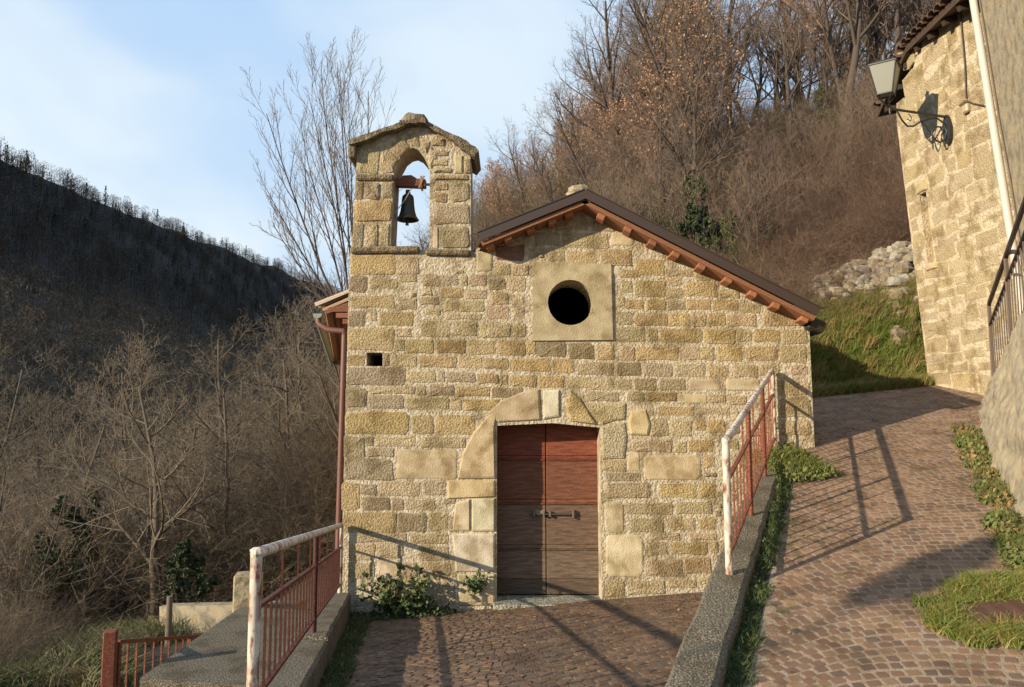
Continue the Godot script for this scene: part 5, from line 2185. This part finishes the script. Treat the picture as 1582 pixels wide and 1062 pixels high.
func grasses() -> void:
	var grass := blades(60, 0.16, 0.22, 0.004, M.leaf)
	var longg := blades(60, 0.32, 0.3, 0.005, M.leaf)
	var weed := leaf_clump(46, 0.13, 0.14, 0.028, M.leaf)
	var green := Color(0.085, 0.125, 0.022)
	var dry := Color(0.26, 0.20, 0.07)
	var add := func(l: Array, p: Vector3, sc: float, c: Color) -> void:
		var j := rf(0.75, 1.3)
		l[0].append(Transform3D(Basis(Vector3.UP, rf(0, TAU)).scaled(Vector3(sc, sc * rf(0.7, 1.2), sc)), p))
		l[1].append(Color(c.r * j, c.g * j, c.b * j))
	# strip along the kerb wall
	var g := [[], []]
	var w := [[], []]
	for i in 560:
		var d := rf(3.4, 9.9)
		var thick := 0.5 + 0.5 * noise.get_noise_1d(d * 30.0)
		if d < 6.3 and rf(0, 1) > 0.3 + 0.7 * thick:
			continue
		var x := curb_x(d) + 0.01 + 0.11 * rf(0, 1) * rf(0.3, 1)
		add.call(g if rf(0, 1) < 0.6 else w, Vector3(x, lane_y(x, d) - 0.01, -d), rf(0.3, 0.65), Color(0.055, 0.08, 0.02))
	for i in 130:
		var p := survey(1215 + rf(-32, 36), 700, 9.0)
		var d := 9.0 + rf(-0.55, 0.6)
		add.call(g if rf(0, 1) < 0.5 else w, Vector3(p.x, lane_y(p.x, d), -d), rf(0.7, 1.2), Color(0.12, 0.14, 0.03))
	tag(many("grass", grass, g[0], g[1]), "grass growing in the gutter along the kerb wall", "grass")
	tag(many("weeds", weed, w[0], w[1]), "small green weeds along the foot of the kerb wall", "weeds")
	# foot of the grey wall
	g = [[], []]
	w = [[], []]
	for i in 420:
		var t := rf(0, 1)
		if noise.get_noise_1d(t * 420.0) < -0.22 * rf(0.2, 1.4):
			continue
		var px := lerpf(1490, 1570, t) + rf(-14, 8)
		var py := lerpf(680, 880, t)
		var d := lerpf(10.0, 5.75, pow(t, 0.75))
		var p := survey(px, py, d)
		p.x += 0.05
		add.call(g if rf(0, 1) < 0.4 else w, Vector3(p.x, lane_y(p.x, d) - 0.01, -d), rf(0.35, 0.9), Color(0.10, 0.125, 0.028) if rf(0, 1) < 0.8 else Color(0.22, 0.14, 0.06))
	tag(many("grass", grass, g[0], g[1]), "grass tufts along the foot of the grey plastered wall", "grass")
	tag(many("weeds", weed, w[0], w[1]), "leafy weeds along the foot of the grey plastered wall", "weeds")
	# grass patch with the drain cover
	g = [[], []]
	for i in 1700:
		var px := rf(1430, 1640)
		var py := rf(885, 1012)
		if px < 1480 and absf(py - 960) > 46:
			continue
		if Vector2((px - 1600) / 150.0, (py - 950) / 50.0).length() > 0.95 + 0.5 * noise.get_noise_2d(px * 0.9, py * 1.6) + 0.22 * pow(rf(0, 1), 5.0):
			continue
		var p := hit_lane(px, py)
		if px > 1492 and py > 942 and py < 976:
			continue
		add.call(g, p, rf(0.35, 0.7), Color(0.115, 0.15, 0.022) if rf(0, 1) < 0.8 else dry)
	tag(many("grass", grass, g[0], g[1]), "bright green grass patch round the rusty drain cover", "grass")
	# the bank
	g = [[], []]
	var dl := [[], []]
	for i in 2600:
		var px := rf(1240, 1480)
		var d := lerpf(13.2, 15.0, pow(rf(0, 1), 1.2))
		var x := (px - 791.0) / F * d * 1.0
		var y := land(x, d)
		if d < 13.6:
			y = lane_y(x, d)
		if rf(0, 1) < 0.30 + 0.35 * sstep(14.0, 15.3, d):
			add.call(dl, Vector3(x, y - 0.02, -d), rf(0.5, 0.9), dry)
		else:
			add.call(g, Vector3(x, y - 0.02, -d), rf(0.4, 0.8), Color(0.14, 0.185, 0.03))
	tag(many("grass", longg, g[0], g[1]), "green grass on the bank beyond the lane", "grass")
	tag(many("dry_grass", longg, dl[0], dl[1]), "yellowed grass tufts on the bank beyond the lane", "grass")
	# fallen leaves and moss on the paving
	var litter := Shape.new()
	for i in 420:
		var d := rf(4.2, 12.0)
		var x := curb_x(d) + rf(0.1, 3.2)
		if rf(0, 1) < 0.6:
			x = curb_x(d) + (rf(0.05, 0.4) if rf(0, 1) < 0.5 else 2.7 + rf(-0.5, 0.4))
		var y := lane_y(x, d)
		if i % 3 == 0 and d < 9.6:
			x = lerpf(rail_x(d) + 0.2, curb_x(d) - 0.35, rf(0, 1) * rf(0.2, 1))
			y = court_y(x, d)
		var c := Vector3(x, y + 0.008, -d)
		var sz := rf(0.012, 0.026)
		var t := rf(0, TAU)
		var e1 := Vector3(cos(t), rf(0.0, 0.5), sin(t)) * sz
		var e2 := Vector3(-sin(t), rf(-0.2, 0.4), cos(t)) * sz * 0.6
		var j := rf(0.6, 1.3)
		litter.tint = Color(0.24 * j, 0.14 * j, 0.065 * j)
		litter.tri(c - e1, c + e2, c + e1)
		litter.tri(c - e1, c + e1, c - e2)
	var lf := build("fallen_leaves", litter, M.leaf)
	lf.set_meta("kind", "stuff")
	tag(lf, "brown fallen leaves scattered over the cobbles", "leaves")
	g = [[], []]
	for i in 700:
		var d := rf(4.3, 11.0)
		var x := curb_x(d) + 0.14 + absf(rf(-1, 1)) * rf(0.0, 0.7)
		if noise.get_noise_2d(x * 40.0, d * 40.0) < 0.08:
			continue
		add.call(g, Vector3(x, lane_y(x, d) - 0.008, -d), rf(0.08, 0.2), Color(0.06, 0.08, 0.02))
	tag(many("moss", grass, g[0], g[1]), "moss and fine grass in the cobble joints by the kerb wall", "moss")
	# garden on the left
	g = [[], []]
	for i in 900:
		var d := rf(8.0, 16.5)
		var x := rf(-0.68, -0.47 if d < 11.0 else -0.40) * d
		add.call(g, Vector3(x, land(x, d) - 0.02, -d), rf(0.6, 1.3), Color(0.07, 0.085, 0.025) if rf(0, 1) < 0.5 else Color(0.16, 0.125, 0.06))
	tag(many("grass", longg, g[0], g[1]), "patchy grass of the garden below the left railing", "grass")
	# moss and grass between forecourt and parapet
	g = [[], []]
	w = [[], []]
	for i in 420:
		var d := rf(5.0, 9.7)
		var x := rail_x(d) + 0.14 + absf(rf(-0.12, 0.12)) * (0.6 + 0.1 * d)
		add.call(g if rf(0, 1) < 0.6 else w, Vector3(x, court_y(x, d) - 0.01, -d), rf(0.3, 0.7), Color(0.06, 0.075, 0.02))
	for i in 240:
		var x := lerpf(-1.95, -0.75, pow(rf(0, 1), 1.3))
		var d := 9.74 - absf(rf(0, 0.22))
		add.call(w, Vector3(x, court_y(x, d) - 0.01, -d), rf(0.4, 0.9), Color(0.05, 0.07, 0.02))
	tag(many("grass", grass, g[0], g[1]), "mossy grass along the foot of the left parapet", "grass")
	tag(many("weeds", weed, w[0], w[1]), "dark low weeds along the foot of the chapel front", "weeds")


func leafy_plant(called: String, at: Vector3, h: float, n: int, size: float, lean: Vector3, label: String) -> void:
	var root := thing(called, at, label, "plant")
	var st := Shape.new()
	st.tint = Color(0.07, 0.065, 0.03)
	var lv := Shape.new()
	for i in n:
		var d := (Vector3(rf(-0.7, 0.7), 1, rf(-0.2, 0.6)) + lean).normalized()
		var p := at
		var pts := [p]
		var l := h * rf(0.6, 1.15)
		for k in 4:
			d = (d + dirs() * 0.2 + Vector3(0, -0.08, 0)).normalized()
			p += d * l / 4
			pts.append(p)
			for q in 5:
				leaf_at(lv, p + dirs() * 0.05, size * rf(0.6, 1.2), Color(0.055, 0.085, 0.022))
		st.tube(pts, [0.006, 0.005, 0.004, 0.004, 0.003], 4)
	build("stem", st, M.twig, root)
	build("foliage", lv, M.leaf, root)


# ---------------------------------------------------------------- small things
func small_things() -> void:
	# climbing weeds at the chapel front
	leafy_plant("weed_bush", Vector3(survey(610, 950, 9.6).x, court_y(-1.4, 9.62), -9.64), 0.55, 26, 0.045, Vector3.ZERO, "leafy dark green weed bush at the chapel front, left of the door")
	leafy_plant("weed", Vector3(survey(650, 950, 9.6).x, court_y(-1.1, 9.62), -9.66), 0.24, 18, 0.035, Vector3.ZERO, "low spreading weed between the weed bush and the door")
	leafy_plant("wall_fern", survey(733, 915, 9.77), 0.22, 9, 0.03, Vector3(0, 0, 0.2), "small fern growing from the wall just left of the door")
	# drain cover
	var dc := hit_lane(1560, 958) + Vector3(0.08, 0.04, 0)
	var cov := thing("drain_cover", dc, "rusty brown drain cover set in the grass patch", "drain cover")
	var s := Shape.new()
	s.tint = lin(0.13, 0.065, 0.04)
	var bb := Basis(Vector3(1, 0.1, 0).normalized(), Vector3(-0.1, 1, 0.18).normalized(), Vector3(0, -0.18, 1).normalized()).orthonormalized()
	s.box(dc, Vector3(0.66, 0.07, 0.26), bb, 0.006)
	build("cover_plate", s, M.metal, cov)
	for i in 5:
		s = Shape.new()
		s.tint = lin(0.10, 0.05, 0.03)
		s.box(dc + bb * Vector3(-0.24 + 0.12 * i, 0.037, 0), Vector3(0.03, 0.012, 0.22), bb)
		build("rib", s, M.metal, cov)
	# flat concrete roof of the shed below the railing
	var slab := thing("shed", Vector3(-2.9, -3.9, -8.4), "low shed with flat concrete roof below the left railing", "shed")
	s = Shape.new()
	s.tint = lin(0.30, 0.28, 0.235)
	var y := -2.32
	var c0 := survey(216, 1048, 7.15)
	var c1 := survey(372, 948, 9.9)
	y = c0.y
	var q := PackedVector2Array([Vector2(c0.x, 7.15), Vector2(-2.0, 6.9), Vector2(-2.35, 9.7), Vector2(c1.x, 9.9)])
	s.plate(q, Vector3(0, y, 0), Vector3.RIGHT, Vector3.FORWARD, Vector3.UP, -0.16, 0.0)
	build("roof_slab", s, M.concrete, slab)
	s = Shape.new()
	s.tint = lin(0.40, 0.36, 0.28)
	var q2 := PackedVector2Array([Vector2(c0.x + 0.2, 7.4), Vector2(-2.05, 7.2), Vector2(-2.4, 9.5), Vector2(c1.x + 0.2, 9.7)])
	s.plate(q2, Vector3(0, y - 0.16, 0), Vector3.RIGHT, Vector3.FORWARD, Vector3.UP, -2.6, 0.0)
	build("wall", s, M.plaster, slab)
	# garden railing with a heavy post
	var f0 := survey(183, 992, 7.5)
	var f1 := survey(312, 983, 9.7)
	var fence := thing("garden_railing", Vector3(f0.x, f0.y - 1.0, f0.z), "rusty garden railing with a heavy square post beside the shed", "railing")
	s = Shape.new()
	s.tint = lin(0.9, 0.8, 0.8)
	var hp := survey(171, 974, 7.4)
	s.box(hp + Vector3(0, -0.7, 0), Vector3(0.11, 1.4, 0.11), Basis(Vector3.UP, 0.3), 0.01)
	build("post", s, M.rust, fence)
	for e in [0.0, -0.85]:
		s = Shape.new()
		s.bar(f0 + Vector3(0, e, 0), f1 + Vector3(0, e, 0), 0.04, 0.035)
		build("rail", s, M.rust, fence)
	for i in 12:
		s = Shape.new()
		var p := f0.lerp(f1, i / 11.0)
		var wd := 0.045 if i == 0 or i == 9 else 0.016
		s.bar(p, p + Vector3(0, -1.0 if wd > 0.02 else -0.85, 0), wd, wd, Vector3.BACK)
		build("post" if wd > 0.02 else "baluster", s, M.rust, fence)
	# wooden stake
	var sp := survey(262, 922, 10.6)
	var st := Shape.new()
	st.tint = lin(0.20, 0.17, 0.13)
	st.tube([sp + Vector3(0.02, -1.9, 0), sp + Vector3(0.01, -0.6, 0.01), sp], [0.05, 0.045, 0.035], 8, true)
	tag(build("wooden_stake", st, M.bark), "grey wooden stake standing behind the garden railing", "stake")
	# pale garden wall with pillar
	var w0 := survey(262, 930, 12.6)
	var w1 := survey(372, 925, 11.6)
	var gw := thing("garden_wall", Vector3(w0.x, w0.y - 1.5, w0.z), "pale plastered garden wall with square pillar behind the shed roof", "wall")
	s = Shape.new()
	s.tint = lin(0.30, 0.285, 0.24)
	s.bar(w0 + Vector3(0, -0.85, 0), w1 + Vector3(0.9, -0.85, 0), 0.25, 1.6)
	build("wall_body", s, M.plaster, gw)
	s = Shape.new()
	s.tint = lin(0.38, 0.34, 0.26)
	var pl := survey(384, 886, 11.4)
	s.box(pl + Vector3(0, -1.1, 0), Vector3(0.36, 2.2, 0.36), Basis(Vector3.UP, 0.2), 0.02)
	build("pillar", s, M.plaster, gw)


func _ready() -> void:
	rng.seed = 4711
	noise.seed = 12
	noise.frequency = 0.02
	noise.fractal_octaves = 4
	camera_and_light()
	materials()
	terrain()
	lane()
	soil_strip()
	forecourt()
	chapel()
	houses()
	kerb_wall()
	parapet()
	railings()
	bank_wall()
	small_things()
	right_woods()
	left_woods()
	far_woods()
	undergrowth()
	grasses()
